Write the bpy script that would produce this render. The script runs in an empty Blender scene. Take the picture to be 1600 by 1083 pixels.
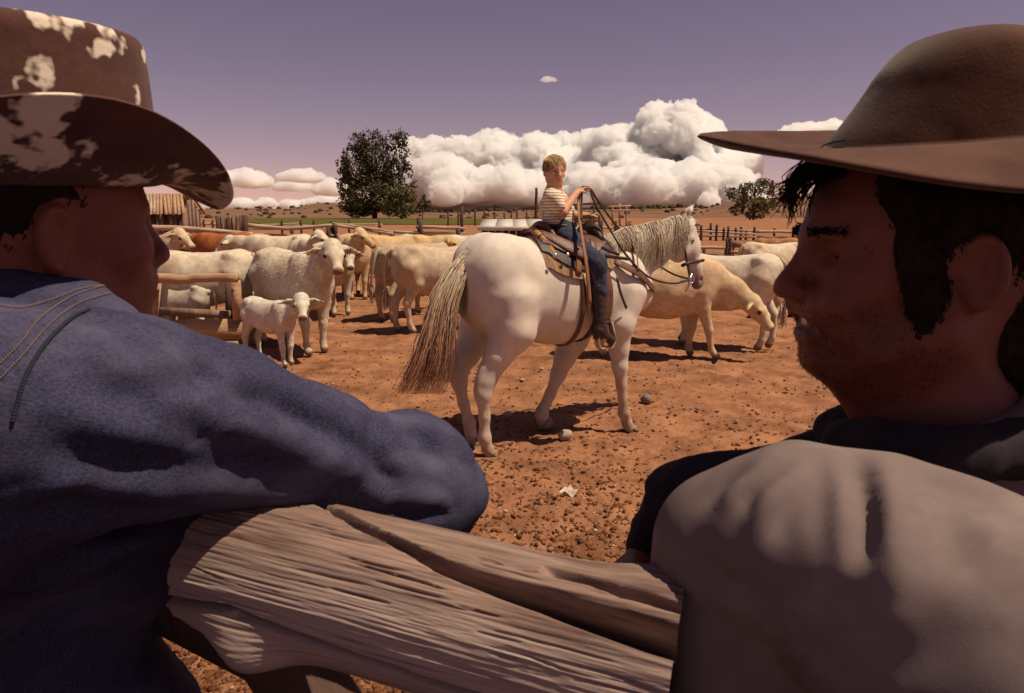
import bpy, bmesh, math, random
import numpy as np
from mathutils import Vector, Matrix
from mathutils.bvhtree import BVHTree

rad = math.radians
scene = bpy.context.scene
COL = scene.collection
random.seed(7)

# ------------------------------------------------------------------ camera
FPX, CAM_H = 1100.0, 1.66
PITCH = math.atan((541.5 - 338) / FPX)
cam_d = bpy.data.cameras.new('camera')
cam = bpy.data.objects.new('camera', cam_d)
COL.objects.link(cam)
cam.location = (0, 0, CAM_H)
cam.rotation_euler = (math.pi / 2 - PITCH, 0, 0)
cam_d.sensor_width = 36.0
cam_d.lens = FPX / 1600 * 36
cam_d.clip_start = 0.05
cam_d.clip_end = 20000
cam_d.dof.use_dof = True
cam_d.dof.focus_distance = 5.5
cam_d.dof.aperture_fstop = 18
scene.camera = cam

# ------------------------------------------------------------------ sky, sun, exposure
SUN_EL, SUN_AZ = rad(62), rad(-13)          # azimuth measured from +X towards +Y
world = bpy.data.worlds.new('World')
scene.world = world
world.use_nodes = True
nt = world.node_tree
nt.nodes.clear()
sky = nt.nodes.new('ShaderNodeTexSky')
sky.sky_type = 'NISHITA'
sky.sun_disc = False
sky.sun_elevation = SUN_EL
sky.sun_rotation = math.pi / 2 - SUN_AZ
sky.altitude = 2500
sky.air_density = 1.0
sky.dust_density = 0.7
sky.ozone_density = 1.0
tint = nt.nodes.new('ShaderNodeMix')
tint.data_type = 'RGBA'
tint.blend_type = 'MULTIPLY'
tint.inputs['Factor'].default_value = 1.0
tint.inputs['B'].default_value = (1.62, 0.81, 0.72, 1)
bg = nt.nodes.new('ShaderNodeBackground')
bg.inputs['Strength'].default_value = 0.069
wo = nt.nodes.new('ShaderNodeOutputWorld')
nt.links.new(sky.outputs[0], tint.inputs['A'])
nt.links.new(tint.outputs['Result'], bg.inputs['Color'])
nt.links.new(bg.outputs[0], wo.inputs['Surface'])

sun_d = bpy.data.lights.new('sun', 'SUN')
sun_d.energy = 5.0
sun_d.angle = rad(0.5)
sun_d.color = (1.0, 0.85, 0.64)
sun = bpy.data.objects.new('sun', sun_d)
COL.objects.link(sun)
SUN_DIR = Vector((math.cos(SUN_EL) * math.cos(SUN_AZ), math.cos(SUN_EL) * math.sin(SUN_AZ), math.sin(SUN_EL)))
sun.rotation_euler = SUN_DIR.to_track_quat('Z', 'Y').to_euler()
sun.location = SUN_DIR * 50

vs = scene.view_settings
vs.view_transform = 'Standard'
vs.look = 'None'
vs.gamma = 1.0
vs.use_curve_mapping = False
vs.exposure = 0.0
scene.cycles.max_bounces = 16
scene.cycles.volume_bounces = 14
scene.cycles.glossy_bounces = 2
scene.cycles.transmission_bounces = 4
scene.cycles.diffuse_bounces = 1
scene.cycles.transparent_max_bounces = 4

# ------------------------------------------------------------------ measuring helpers (pixels of the 1600 px photograph to places)
CF = np.array([0, math.cos(PITCH), -math.sin(PITCH)])
CU = np.array([0, math.sin(PITCH), math.cos(PITCH)])
CR = np.array([1.0, 0, 0])
EYE = np.array([0, 0, CAM_H])
def ray(px, py): return CR * (px - 800) / FPX + CU * (541.5 - py) / FPX + CF
def P(px, py, d): return EYE + ray(px, py) * d                    # at distance d along the optical axis
def PY(px, py, y):                                                # where the ray meets the upright plane Y = y
    r = ray(px, py); return EYE + r * (y / r[1])
def G(px, py, z=0.0):                                             # where the ray meets the ground
    r = ray(px, py); return EYE + r * ((z - CAM_H) / r[2])

# ------------------------------------------------------------------ noise
def _hash(ix, iy, iz, seed):
    n = (ix * 374761393 + iy * 668265263 + iz * 1274126177 + seed * 1442695041) & 0xFFFFFFFF
    n = ((n ^ (n >> 13)) * 1274126177) & 0xFFFFFFFF
    n = n ^ (n >> 16)
    return (n & 0xFFFF) / 32767.5 - 1.0
def vnoise(p, seed=0):
    p = np.asarray(p, float)
    i = np.floor(p).astype(np.int64)
    f = p - i
    u = f * f * f * (f * (f * 6 - 15) + 10)
    out = 0
    for dx in (0, 1):
        wx = u[..., 0] if dx else 1 - u[..., 0]
        for dy in (0, 1):
            wy = u[..., 1] if dy else 1 - u[..., 1]
            for dz in (0, 1):
                wz = u[..., 2] if dz else 1 - u[..., 2]
                out = out + wx * wy * wz * _hash(i[..., 0] + dx, i[..., 1] + dy, i[..., 2] + dz, seed)
    return out
def fbm(p, octaves=4, seed=0, gain=0.5, lac=2.03):
    a, s, tot = 1.0, 0, 0
    p = np.asarray(p, float)
    for o in range(octaves):
        tot = tot + a * vnoise(p, seed + o)
        s += a
        a *= gain
        p = p * lac + 17.3
    return tot / s

# ------------------------------------------------------------------ object helpers
def obj(name, me, material=None, parent=None):
    if isinstance(me, bmesh.types.BMesh):
        bm = me
        me = bpy.data.meshes.new(name)
        bm.to_mesh(me); bm.free()
    o = bpy.data.objects.new(name, me)
    COL.objects.link(o)
    if material is not None:
        if len(me.materials) == 0: me.materials.append(material)
    if parent is not None: o.parent = parent
    return o
def tag(o, label=None, cat=None, group=None, kind=None):
    if label: o['label'] = label
    if cat: o['category'] = cat
    if group: o['group'] = group
    if kind: o['kind'] = kind
    return o
def thing(name, label, cat, loc=(0, 0, 0), rotz=0.0, group=None):
    o = bpy.data.objects.new(name, None)
    o.empty_display_size = 0.1
    COL.objects.link(o)
    o.location = loc
    o.rotation_euler = (0, 0, rotz)
    return tag(o, label, cat, group)
def mesh_np(name, verts, quads=None, tris=None, smooth=True, col=None):
    me = bpy.data.meshes.new(name)
    verts = np.asarray(verts, np.float32)
    q = np.zeros((0, 4), np.int32) if quads is None else np.asarray(quads, np.int32)
    t = np.zeros((0, 3), np.int32) if tris is None else np.asarray(tris, np.int32)
    me.vertices.add(len(verts))
    me.vertices.foreach_set('co', verts.ravel())
    me.loops.add(q.size + t.size)
    me.loops.foreach_set('vertex_index', np.concatenate([q.ravel(), t.ravel()]).astype(np.int32))
    me.polygons.add(len(q) + len(t))
    st = np.concatenate([np.arange(len(q)) * 4, q.size + np.arange(len(t)) * 3]).astype(np.int32)
    me.polygons.foreach_set('loop_start', st)
    if smooth: me.polygons.foreach_set('use_smooth', np.ones(len(q) + len(t), bool))
    if col is not None: set_col(me, col)
    me.update(calc_edges=True)
    me.validate()
    return me
def set_col(me, col):
    a = me.color_attributes.new('Col', 'FLOAT_COLOR', 'POINT')
    c = np.ones((len(me.vertices), 4), np.float32)
    c[:, :3] = col
    a.data.foreach_set('color', c.ravel())

class Geo:
    """collects simple solids into one mesh"""
    def __init__(s): s.v, s.q, s.t, s.n = [], [], [], 0
    def add(s, v, q=(), t=()):
        v = np.asarray(v, float)
        s.v.append(v)
        if len(q): s.q.append(np.asarray(q) + s.n)
        if len(t): s.t.append(np.asarray(t) + s.n)
        s.n += len(v)
    def box(s, c, size, R=None, jit=0.0):
        hx, hy, hz = [a / 2 for a in size]
        v = np.array([(x, y, z) for x in (-hx, hx) for y in (-hy, hy) for z in (-hz, hz)])
        if jit: v = v + np.random.uniform(-jit, jit, v.shape)
        if R is not None: v = v @ np.array(R).T
        s.add(v + np.array(c), [(0, 1, 3, 2), (4, 6, 7, 5), (0, 4, 5, 1), (2, 3, 7, 6), (0, 2, 6, 4), (1, 5, 7, 3)])
    def beam(s, a, b, w, h, up=(0, 0, 1)):
        a, b = np.array(a, float), np.array(b, float)
        d = b - a; L = np.linalg.norm(d); d /= L
        n = np.cross(np.array(up, float), d); n /= np.linalg.norm(n) + 1e-9
        u = np.cross(d, n)
        s.box((a + b) / 2, (L, w, h), np.stack([d, n, u], 1))
    def tube(s, pts, radii, sides=8, flat=None, caps=True, wob=0.0):
        pts = np.asarray(pts, float)
        n = len(pts)
        radii = np.full(n, radii) if np.isscalar(radii) else np.asarray(radii, float)
        tan = np.gradient(pts, axis=0)
        tan /= np.linalg.norm(tan, axis=1)[:, None] + 1e-9
        ref = np.array([0, 0, 1.0]) if flat is None else np.array(flat[0], float)
        if flat is None and abs(tan[:, 2]).mean() > 0.8: ref = np.array([1.0, 0, 0])
        rings = []
        an = np.arange(sides) / sides * 2 * math.pi
        for i in range(n):
            a = np.cross(tan[i], ref); a /= np.linalg.norm(a) + 1e-9
            b = np.cross(a, tan[i])
            fb = 1.0 if flat is None else flat[1]
            rr = radii[i] * (1 + wob * np.random.uniform(-1, 1, sides))
            rings.append(pts[i] + (np.cos(an) * rr)[:, None] * a + (np.sin(an) * rr * fb)[:, None] * b)
        v = np.concatenate(rings)
        q = []
        for i in range(n - 1):
            for k in range(sides):
                k2 = (k + 1) % sides
                q.append((i * sides + k, i * sides + k2, (i + 1) * sides + k2, (i + 1) * sides + k))
        t = []
        if caps:
            v = np.concatenate([v, pts[:1], pts[-1:]])
            c0, c1 = n * sides, n * sides + 1
            for k in range(sides):
                k2 = (k + 1) % sides
                t.append((c0, k2, k)); t.append((c1, (n - 1) * sides + k, (n - 1) * sides + k2))
        s.add(v, q, t)
    def ball(s, c, r, seg=10, rings=7, R=None, noise=0.0, seed=0):
        v = [(0, 0, 1)]
        for i in range(1, rings):
            for k in range(seg):
                th, ph = math.pi * i / rings, 2 * math.pi * k / seg
                v.append((math.sin(th) * math.cos(ph), math.sin(th) * math.sin(ph), math.cos(th)))
        v.append((0, 0, -1))
        v = np.array(v)
        if noise: v = v * (1 + noise * fbm(v * 1.7 + seed * 3.1, 3, seed))[:, None]
        v = v * np.asarray(r)
        if R is not None: v = v @ np.array(R).T
        q, t = [], []
        for k in range(seg):
            t.append((0, 1 + k, 1 + (k + 1) % seg))
            b = 1 + (rings - 2) * seg
            t.append((len(v) - 1, b + (k + 1) % seg, b + k))
        for i in range(rings - 2):
            for k in range(seg):
                a, b = 1 + i * seg, 1 + (i + 1) * seg
                q.append((a + k, b + k, b + (k + 1) % seg, a + (k + 1) % seg))
        s.add(v + np.array(c), q, t)
    def grid(s, V, closed_u=False):
        """V: (nu, nv, 3) array of points"""
        nu, nv = V.shape[:2]
        i, j = np.meshgrid(np.arange(nu - (0 if closed_u else 1)), np.arange(nv - 1), indexing='ij')
        i2 = (i + 1) % nu
        q = np.stack([i * nv + j, i2 * nv + j, i2 * nv + j + 1, i * nv + j + 1], -1).reshape(-1, 4)
        s.add(V.reshape(-1, 3), q)
    def mesh(s, name, smooth=True, col=None):
        return mesh_np(name, np.concatenate(s.v), np.concatenate(s.q) if s.q else None,
                       np.concatenate(s.t) if s.t else None, smooth, col)
    def build(s, name, material, parent=None, smooth=True, col=None):
        return obj(name, s.mesh(name, smooth, col), material, parent)

def spline(pts, n):
    """Catmull-Rom through pts, n samples"""
    p = np.asarray(pts, float)
    p = np.concatenate([2 * p[:1] - p[1:2], p, 2 * p[-1:] - p[-2:-1]])
    m = len(p) - 3
    t = np.linspace(0, m - 1e-6, n)
    i = np.floor(t).astype(int); f = (t - i)[:, None]
    a, b, c, d = p[i], p[i + 1], p[i + 2], p[i + 3]
    return 0.5 * (2 * b + (c - a) * f + (2 * a - 5 * b + 4 * c - d) * f ** 2 + (3 * b - a - 3 * c + d) * f ** 3)

# ------------------------------------------------------------------ blended solids (signed distance on a grid, then one continuous skin)
class Field:
    def __init__(s, lo, hi, h):
        s.lo, s.h = np.array(lo, float), h
        s.n = np.ceil((np.array(hi) - s.lo) / h).astype(int) + 1
        s.F = np.full(s.n, 1e4, np.float32)
        s.M = None
    def frame(s, M): s.M = None if M is None else np.array(M)
    def pt(s, p):
        p = np.asarray(p, float)
        return p if s.M is None else s.M[:3, :3] @ p + s.M[:3, 3]
    def rot(s, R=None):
        R = np.eye(3) if R is None else np.array(R)
        if s.M is None: return R
        m = s.M[:3, :3]; return (m / np.linalg.norm(m[:, 0])) @ R
    def sc(s): return 1.0 if s.M is None else np.linalg.norm(s.M[:3, 0])
    def _slab(s, lo, hi, pad):
        a = np.clip(np.floor((lo - pad - s.lo) / s.h).astype(int), 0, s.n)
        b = np.clip(np.ceil((hi + pad - s.lo) / s.h).astype(int) + 1, 0, s.n)
        if (b <= a).any(): return None
        ax = [s.lo[i] + s.h * np.arange(a[i], b[i]) for i in range(3)]
        pts = np.stack(np.meshgrid(*ax, indexing='ij'), -1)
        return tuple(slice(a[i], b[i]) for i in range(3)), pts
    def _mix(s, sl, d, k, cut):
        a = s.F[sl]
        if cut:
            h = np.maximum(k - np.abs(a + d), 0) / k
            s.F[sl] = np.maximum(a, -d) + h * h * k / 4
        else:
            h = np.maximum(k - np.abs(a - d), 0) / k
            s.F[sl] = np.minimum(a, d) - h * h * k / 4
    def cap(s, a, b, ra, rb, k=0.03, flat=None, cut=False):
        a, b = s.pt(a), s.pt(b); sc = s.sc(); ra, rb, k = ra * sc, rb * sc, k * sc
        m = max(ra, rb)
        r = s._slab(np.minimum(a, b) - m, np.maximum(a, b) + m, k + 2 * s.h)
        if r is None: return
        sl, p = r
        q = p - a; e = b - a
        fac = 1.0
        if flat is not None:
            n = s.rot() @ np.array(flat[0], float); n /= np.linalg.norm(n); fac = flat[1]
            q = q + (q @ n)[..., None] * n * (1 / fac - 1)
            e = e + (e @ n) * n * (1 / fac - 1)
        t = np.clip((q @ e) / (e @ e + 1e-12), 0, 1)
        d = np.linalg.norm(q - t[..., None] * e, axis=-1) - (ra + (rb - ra) * t)
        s._mix(sl, d * min(1, 0.5 + fac / 2), k, cut)
    def chain(s, pts, rs, k=0.03, flat=None):
        for i in range(len(pts) - 1): s.cap(pts[i], pts[i + 1], rs[i], rs[i + 1], k, flat)
    def ell(s, c, r, R=None, k=0.03, cut=False):
        c = s.pt(c); sc = s.sc(); r = np.array(r, float) * sc; k = k * sc
        res = s._slab(c - r.max(), c + r.max(), k + 2 * s.h)
        if res is None: return
        sl, p = res
        q = (p - c) @ s.rot(R)
        k0 = np.linalg.norm(q / r, axis=-1); k1 = np.linalg.norm(q / r ** 2, axis=-1)
        s._mix(sl, k0 * (k0 - 1) / np.maximum(k1, 1e-6), k, cut)
    def loft(s, st, k=0.05, ex=2.2):
        st = np.array(st, float)
        r = s._slab(np.array([st[0, 0] - .05, -st[:, 3].max(), st[:, 2].min()]), np.array([st[-1, 0] + .05, st[:, 3].max(), st[:, 1].max()]), k + 2 * s.h)
        sl, p = r
        x = p[..., 0]
        zt, zb, w = [np.interp(x, st[:, 0], st[:, i]) for i in (1, 2, 3)]
        zc, hh = (zt + zb) / 2, (zt - zb) / 2
        g = ((np.abs(p[..., 1]) / w) ** ex + (np.abs(p[..., 2] - zc) / hh) ** ex) ** (1 / ex)
        d = (g - 1) * np.minimum(w, hh) * 0.9
        d = np.maximum(d, np.maximum(st[0, 0] - x, x - st[-1, 0]))
        s._mix(sl, d, k, False)
    def warp(s, fn):
        ax = [s.lo[i] + s.h * np.arange(s.n[i]) for i in range(3)]
        near = np.abs(s.F) < 8 * s.h
        ix = np.argwhere(near)
        p = s.lo + ix * s.h
        s.F[near] += fn(p).astype(np.float32)
    def polygonize(s, smooth=2):
        F = s.F.copy()
        F[[0, -1]] = 1; F[:, [0, -1]] = 1; F[:, :, [0, -1]] = 1
        nx, ny, nz = F.shape
        S = F < 0
        cnt = np.zeros((nx - 1, ny - 1, nz - 1), np.int8)
        for dx in (0, 1):
            for dy in (0, 1):
                for dz in (0, 1):
                    cnt += S[dx:nx - 1 + dx, dy:ny - 1 + dy, dz:nz - 1 + dz]
        act = (cnt > 0) & (cnt < 8)
        cells = np.argwhere(act)
        idx = np.full(act.shape, -1, np.int64)
        idx[act] = np.arange(len(cells))
        pos = np.zeros((len(cells), 3)); num = np.zeros(len(cells))
        for ax in range(3):
            o1, o2 = [i for i in range(3) if i != ax]
            for u in (0, 1):
                for w in (0, 1):
                    a = cells.copy(); a[:, o1] += u; a[:, o2] += w
                    b = a.copy(); b[:, ax] += 1
                    fa, fb = F[a[:, 0], a[:, 1], a[:, 2]], F[b[:, 0], b[:, 1], b[:, 2]]
                    m = (fa < 0) != (fb < 0)
                    t = fa[m] / (fa[m] - fb[m])
                    pp = a[m].astype(float); pp[:, ax] += t
                    pos[m] += pp; num[m] += 1
        V = s.lo + pos / num[:, None] * s.h
        quads = []
        for ax in range(3):
            o1, o2 = (ax + 1) % 3, (ax + 2) % 3
            sa = [slice(None)] * 3; sb = [slice(None)] * 3
            sa[ax] = slice(0, -1); sb[ax] = slice(1, None)
            A, B = S[tuple(sa)], S[tuple(sb)]
            e = np.argwhere(A != B)
            ok = (e[:, o1] > 0) & (e[:, o2] > 0) & (e[:, o1] < F.shape[o1] - 1) & (e[:, o2] < F.shape[o2] - 1)
            e = e[ok]
            ins = A[e[:, 0], e[:, 1], e[:, 2]]
            def cell(d1, d2):
                c = e.copy(); c[:, o1] -= d1; c[:, o2] -= d2
                return idx[c[:, 0], c[:, 1], c[:, 2]]
            q = np.stack([cell(1, 1), cell(0, 1), cell(0, 0), cell(1, 0)], 1)
            q[~ins] = q[~ins][:, ::-1]
            quads.append(q)
        Q = np.concatenate(quads)
        Q = Q[(Q >= 0).all(1)]
        E = np.concatenate([Q[:, [0, 1]], Q[:, [1, 2]], Q[:, [2, 3]], Q[:, [3, 0]]])
        for _ in range(smooth):
            acc = np.zeros_like(V); n = np.bincount(E.ravel(), minlength=len(V))[:, None]
            for c in range(3):
                acc[:, c] = np.bincount(E[:, 0], V[E[:, 1], c], len(V)) + np.bincount(E[:, 1], V[E[:, 0], c], len(V))
            V = V * 0.5 + 0.5 * acc / np.maximum(n, 1)
        return V, Q
def smooth_scalar(d, Q, it=3):
    E = np.concatenate([Q[:, [0, 1]], Q[:, [1, 2]], Q[:, [2, 3]], Q[:, [3, 0]]])
    n = np.maximum(np.bincount(E.ravel(), minlength=len(d)), 1)
    for _ in range(it):
        d = .4 * d + .6 * (np.bincount(E[:, 0], d[E[:, 1]], len(d)) + np.bincount(E[:, 1], d[E[:, 0]], len(d))) / n
    return d
def normals(V, Q):
    n = np.cross(V[Q[:, 2]] - V[Q[:, 0]], V[Q[:, 3]] - V[Q[:, 1]])
    out = np.zeros_like(V)
    for k in range(4):
        for c in range(3): out[:, c] += np.bincount(Q[:, k], n[:, c], len(V))
    return out / (np.linalg.norm(out, axis=1)[:, None] + 1e-12)

# ------------------------------------------------------------------ materials
def material(name, c1, c2=None, scale=8.0, rough=0.8, bump=0.0, bscale=None, detail=5.0, vcol=False, spec=0.3,
             stretch=None, c3=None, s3=2.0, t3=(0.55, 0.65), dist=0.02, sheen=0.0, sss=0.0, ramp=(0.35, 0.65), stretch3=None):
    m = bpy.data.materials.new(name)
    m.use_nodes = True
    n = m.node_tree; N = n.nodes; L = n.links
    b = N['Principled BSDF']
    b.inputs['Roughness'].default_value = rough
    b.inputs['Specular IOR Level'].default_value = spec
    if sheen: b.inputs['Sheen Weight'].default_value = sheen
    if sss:
        b.inputs['Subsurface Weight'].default_value = sss
        b.inputs['Subsurface Radius'].default_value = (0.012, 0.004, 0.002)
        b.inputs['Subsurface Scale'].default_value = 1.0
    co = N.new('ShaderNodeTexCoord')
    src = co.outputs['Object']
    if stretch:
        mp = N.new('ShaderNodeMapping'); mp.inputs['Scale'].default_value = stretch
        L.new(src, mp.inputs['Vector']); src = mp.outputs[0]
    def noise(sc, det, vec=src):
        t = N.new('ShaderNodeTexNoise'); t.inputs['Scale'].default_value = sc; t.inputs['Detail'].default_value = det
        t.inputs['Roughness'].default_value = 0.62
        L.new(vec, t.inputs['Vector']); return t
    def mixc(fac, a, bb, mode='MIX'):
        x = N.new('ShaderNodeMix'); x.data_type = 'RGBA'; x.blend_type = mode
        for s, v in (('Factor', fac), ('A', a), ('B', bb)):
            if isinstance(v, (tuple, list)): x.inputs[s].default_value = (*v[:3], 1)
            elif isinstance(v, (int, float)): x.inputs[s].default_value = v
            else: L.new(v, x.inputs[s])
        return x.outputs['Result']
    def step(o, lo, hi):
        r = N.new('ShaderNodeMapRange'); r.inputs['From Min'].default_value = lo; r.inputs['From Max'].default_value = hi
        L.new(o, r.inputs['Value']); return r.outputs[0]
    c2 = c2 or c1
    t = noise(scale, detail)
    out = mixc(step(t.outputs['Fac'], *ramp), c1, c2)
    if c3:
        v3 = co.outputs['Object']
        if stretch3:
            m3 = N.new('ShaderNodeMapping'); m3.inputs['Scale'].default_value = stretch3[0]; m3.inputs['Rotation'].default_value = stretch3[1]
            L.new(v3, m3.inputs['Vector']); v3 = m3.outputs[0]
        t2 = noise(s3, 4.0, v3)
        out = mixc(step(t2.outputs['Fac'], *t3), out, c3)
    if vcol:
        a = N.new('ShaderNodeVertexColor'); a.layer_name = 'Col'
        out = mixc(1.0, out, a.outputs['Color'], 'MULTIPLY')
    L.new(out, b.inputs['Base Color'])
    if bump:
        tb = noise(bscale or scale * 3, 6.0)
        bn = N.new('ShaderNodeBump'); bn.inputs['Strength'].default_value = bump; bn.inputs['Distance'].default_value = dist
        L.new(tb.outputs['Fac'], bn.inputs['Height']); L.new(bn.outputs[0], b.inputs['Normal'])
    return m
# ================================================================== LAND
np.random.seed(3)
def rise(y): return np.clip(y - 95, 0, 170) * 0.0058
def land_z(x, y):
    x, y = np.asarray(x, float), np.asarray(y, float)
    p = np.stack([x, y, np.zeros_like(x)], -1)
    near = np.clip(1.5 - y / 40, 0, 1)
    z = 0.020 * fbm(p * 0.9, 3, 5) + near * (0.016 * np.abs(fbm(p * 3.1, 3, 11)) + 0.036 * np.maximum(fbm(p * 7.0, 3, 21), 0) ** 1.3 - 0.030 * np.maximum(fbm(p * 4.6, 2, 51) - .12, 0))
    z = z + np.clip(3.2 - y / 4, 0, 1) * 0.016 * fbm(p * 24, 2, 31)
    return z * np.clip(2.0 - y / 60, 0.1, 1) + rise(y) - 0.018

mat_dirt = material('corral dirt', (0.41, 0.187, 0.094), (0.215, 0.094, 0.050), scale=2.6, rough=0.95, bump=0.9, bscale=55, detail=9,
                    c3=(0.135, 0.056, 0.026), s3=1.7, t3=(0.53, 0.74), spec=0.1, dist=0.015)
ys = np.concatenate([np.linspace(-1.5, 0.8, 6), np.geomspace(1.0, 14, 560), np.geomspace(14.2, 90, 130), np.geomspace(93, 9000, 60)])
us = np.linspace(-1, 1, 600)
xw = np.maximum(2.2 + 0.0, ys * 1.0 + 1.6)
X = us[None, :] * xw[:, None]
Y = np.repeat(ys[:, None], len(us), 1)
V = np.stack([X, Y, land_z(X, Y)], -1)
g = Geo(); g.grid(V.transpose(1, 0, 2))
tag(g.build('ground', mat_dirt), kind='structure')

# clods, dung crumbs and straw bits
mat_clod = material('dirt clods', (0.29, 0.115, 0.050), (0.095, 0.038, 0.019), scale=30, rough=0.95, bump=0.6, bscale=160, spec=0.1)
mat_chip = material('straw bits', (0.62, 0.40, 0.20), (0.42, 0.22, 0.10), scale=20, rough=0.8)
def scatter(n, ymin, ymax, smin, smax, name, mat, flat=(0.5, 0.9), power=2.2, sink=0.25):
    ico = bmesh.new(); bmesh.ops.create_icosphere(ico, subdivisions=1, radius=1)
    iv = np.array([v.co[:] for v in ico.verts]); it = np.array([[v.index for v in f.verts] for f in ico.faces]); ico.free()
    r = np.random.rand(n)
    y = (ymin ** (1 - power) + r * (ymax ** (1 - power) - ymin ** (1 - power))) ** (1 / (1 - power))
    x = np.random.uniform(-0.85, 0.85, n) * y
    clump = fbm(np.stack([x * 1.6, y * 1.6, y * 0], -1), 3, 77)
    keep = clump > np.random.uniform(-0.9, 0.5, n)
    x, y = x[keep], y[keep]; n = len(x)
    s = smin + (smax - smin) * np.random.rand(n) ** 3
    fl = np.random.uniform(*flat, n)
    V = iv[None] * (1 + 0.28 * np.random.uniform(-1, 1, (n, len(iv), 1)))
    V = V * s[:, None, None] * np.stack([np.random.uniform(0.8, 1.5, n), np.random.uniform(0.7, 1.2, n), fl], -1)[:, None]
    a = np.random.uniform(0, 6.28, n)
    c, si = np.cos(a)[:, None], np.sin(a)[:, None]
    V = np.stack([V[..., 0] * c - V[..., 1] * si, V[..., 0] * si + V[..., 1] * c, V[..., 2]], -1)
    z = land_z(x, y) + s * fl * sink
    V += np.stack([x, y, z], -1)[:, None]
    T = it[None] + (np.arange(n) * len(iv))[:, None, None]
    return tag(obj(name, mesh_np(name, V.reshape(-1, 3), tris=T.reshape(-1, 3), smooth=False), mat), kind='stuff')
scatter(110000, 1.3, 28, 0.003, 0.017, 'dirt_clods', mat_clod)
scatter(8000, 1.3, 20, 0.008, 0.024, 'dung_crumbs', material('dry dung', (0.20, 0.085, 0.036), (0.10, 0.042, 0.02), scale=25, rough=1.0, bump=.6, bscale=120, spec=0.05), flat=(.35, .7), sink=.1)
scatter(5200, 1.3, 14, 0.002, 0.011, 'straw_bits', mat_chip, flat=(0.15, 0.4))

# unseen dark weedy strip outside the fence, added to cut ground bounce on the men
mat_unseen_weed = material('unseen_weeds', (0.040, 0.042, 0.014), (0.070, 0.058, 0.024), scale=14, rough=1.0, spec=0.05)
mat_dimming_soil = material('bounce-dimming soil', (0.070, 0.036, 0.020), (0.040, 0.022, 0.013), scale=5, rough=1.0, bump=.6, bscale=40, spec=0.05)
gx, gy = np.meshgrid(np.linspace(-4, 4, 120), np.linspace(-1.45, .66, 40), indexing='ij')
gy2 = gy + np.where(gy > .6, .10 * vnoise(np.stack([gx * 2, gx * 0, gx * 0], -1), 5), 0)
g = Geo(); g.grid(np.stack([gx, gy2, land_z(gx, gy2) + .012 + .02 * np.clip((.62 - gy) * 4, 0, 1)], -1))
tag(g.build('bounce_dimming_verge', mat_dimming_soil), kind='structure')
nb = 9000
bx, by = np.random.uniform(-2.6, 2.6, nb), np.random.uniform(-1.4, .60, nb)
keep = fbm(np.stack([bx * 2.2, by * 2.2, by * 0], -1), 3, 91) > -.12
bx, by = bx[keep], by[keep]; nb = len(bx); bh = np.random.uniform(.05, .22, nb); ba = np.random.uniform(0, 6.28, nb); bw = np.random.uniform(.003, .007, nb)
lean = np.random.normal(0, .35, (nb, 2)) * bh[:, None]
bz = land_z(bx, by) + .02
V = np.stack([np.stack([bx - bw * np.cos(ba), by - bw * np.sin(ba), bz], -1), np.stack([bx + bw * np.cos(ba), by + bw * np.sin(ba), bz], -1), np.stack([bx + lean[:, 0] * .4 + bw * .7, by + lean[:, 1] * .4, bz + bh * .6], -1), np.stack([bx + lean[:, 0], by + lean[:, 1], bz + bh], -1)], 1).reshape(-1, 3)
i4 = np.arange(nb) * 4
tag(obj('unseen_weeds', mesh_np('unseen_weeds', V, tris=np.concatenate([np.stack([i4, i4 + 1, i4 + 2], 1), np.stack([i4, i4 + 2, i4 + 3], 1)]), smooth=False), mat_unseen_weed), kind='stuff')

# far field, hills, brush
mat_field = material('green field', (0.085, 0.082, 0.024), (0.125, 0.098, 0.032), scale=0.09, rough=1.0, spec=0.0)
def sheet(name, poly, mat, dz, n=14):
    a, b, c, d = [np.array(p) for p in poly]
    u = np.linspace(0, 1, n)
    V = np.zeros((n, n, 3))
    for i in range(n):
        l0, l1 = a + (b - a) * u[i], d + (c - d) * u[i]
        for j in range(n):
            q = l0 + (l1 - l0) * u[j]; V[i, j] = (q[0], q[1], land_z(q[0], q[1]) + dz)
    g = Geo(); g.grid(V); return tag(g.build(name, mat), kind='structure')
sheet('field', [(-44, 128), (14, 128), (34, 262), (-110, 262)], mat_field, 0.10)

sky_px = [(-900, 322), (-200, 330), (150, 330), (250, 333), (330, 329), (400, 327), (455, 328), (500, 319), (530, 318), (570, 324), (620, 331), (700, 333), (800, 330),
          (900, 329), (1000, 327), (1060, 326), (1100, 327), (1130, 320), (1180, 316), (1245, 313), (1350, 314), (1500, 318), (1800, 322), (2500, 325)]
HD = 640.0
az = np.array([(p[0] - 800) / FPX for p in sky_px]); hz = np.array([CAM_H + (338 - p[1]) / FPX * HD for p in sky_px])
nu, nv = 420, 40
uu = np.linspace(-1.6, 1.6, nu); tt = np.linspace(0, 1, nv)
HV = np.zeros((nu, nv, 3))
def hill_pt(u, t):
    y = 262 + t * 560
    top = np.interp(u, az, hz)
    prof = np.where(t < 0.68, np.sin(np.clip(t / 0.68, 0, 1) * math.pi / 2) ** 1.5, np.cos(np.clip((t - 0.68) / 0.32, 0, 1) * math.pi / 2))
    x = u * y
    p = np.stack([x * 0.012, y * 0.012, x * 0], -1)
    return np.stack([x, y, 0.86 + (top - 0.9) * prof + (fbm(p * 1.5, 4, 3) * 1.3 + fbm(p * 7, 2, 9) * 0.35) * np.clip(prof * 3, 0, 1)], -1)
U2, T2 = np.meshgrid(uu, tt, indexing='ij')
HV = hill_pt(U2, T2)
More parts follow.
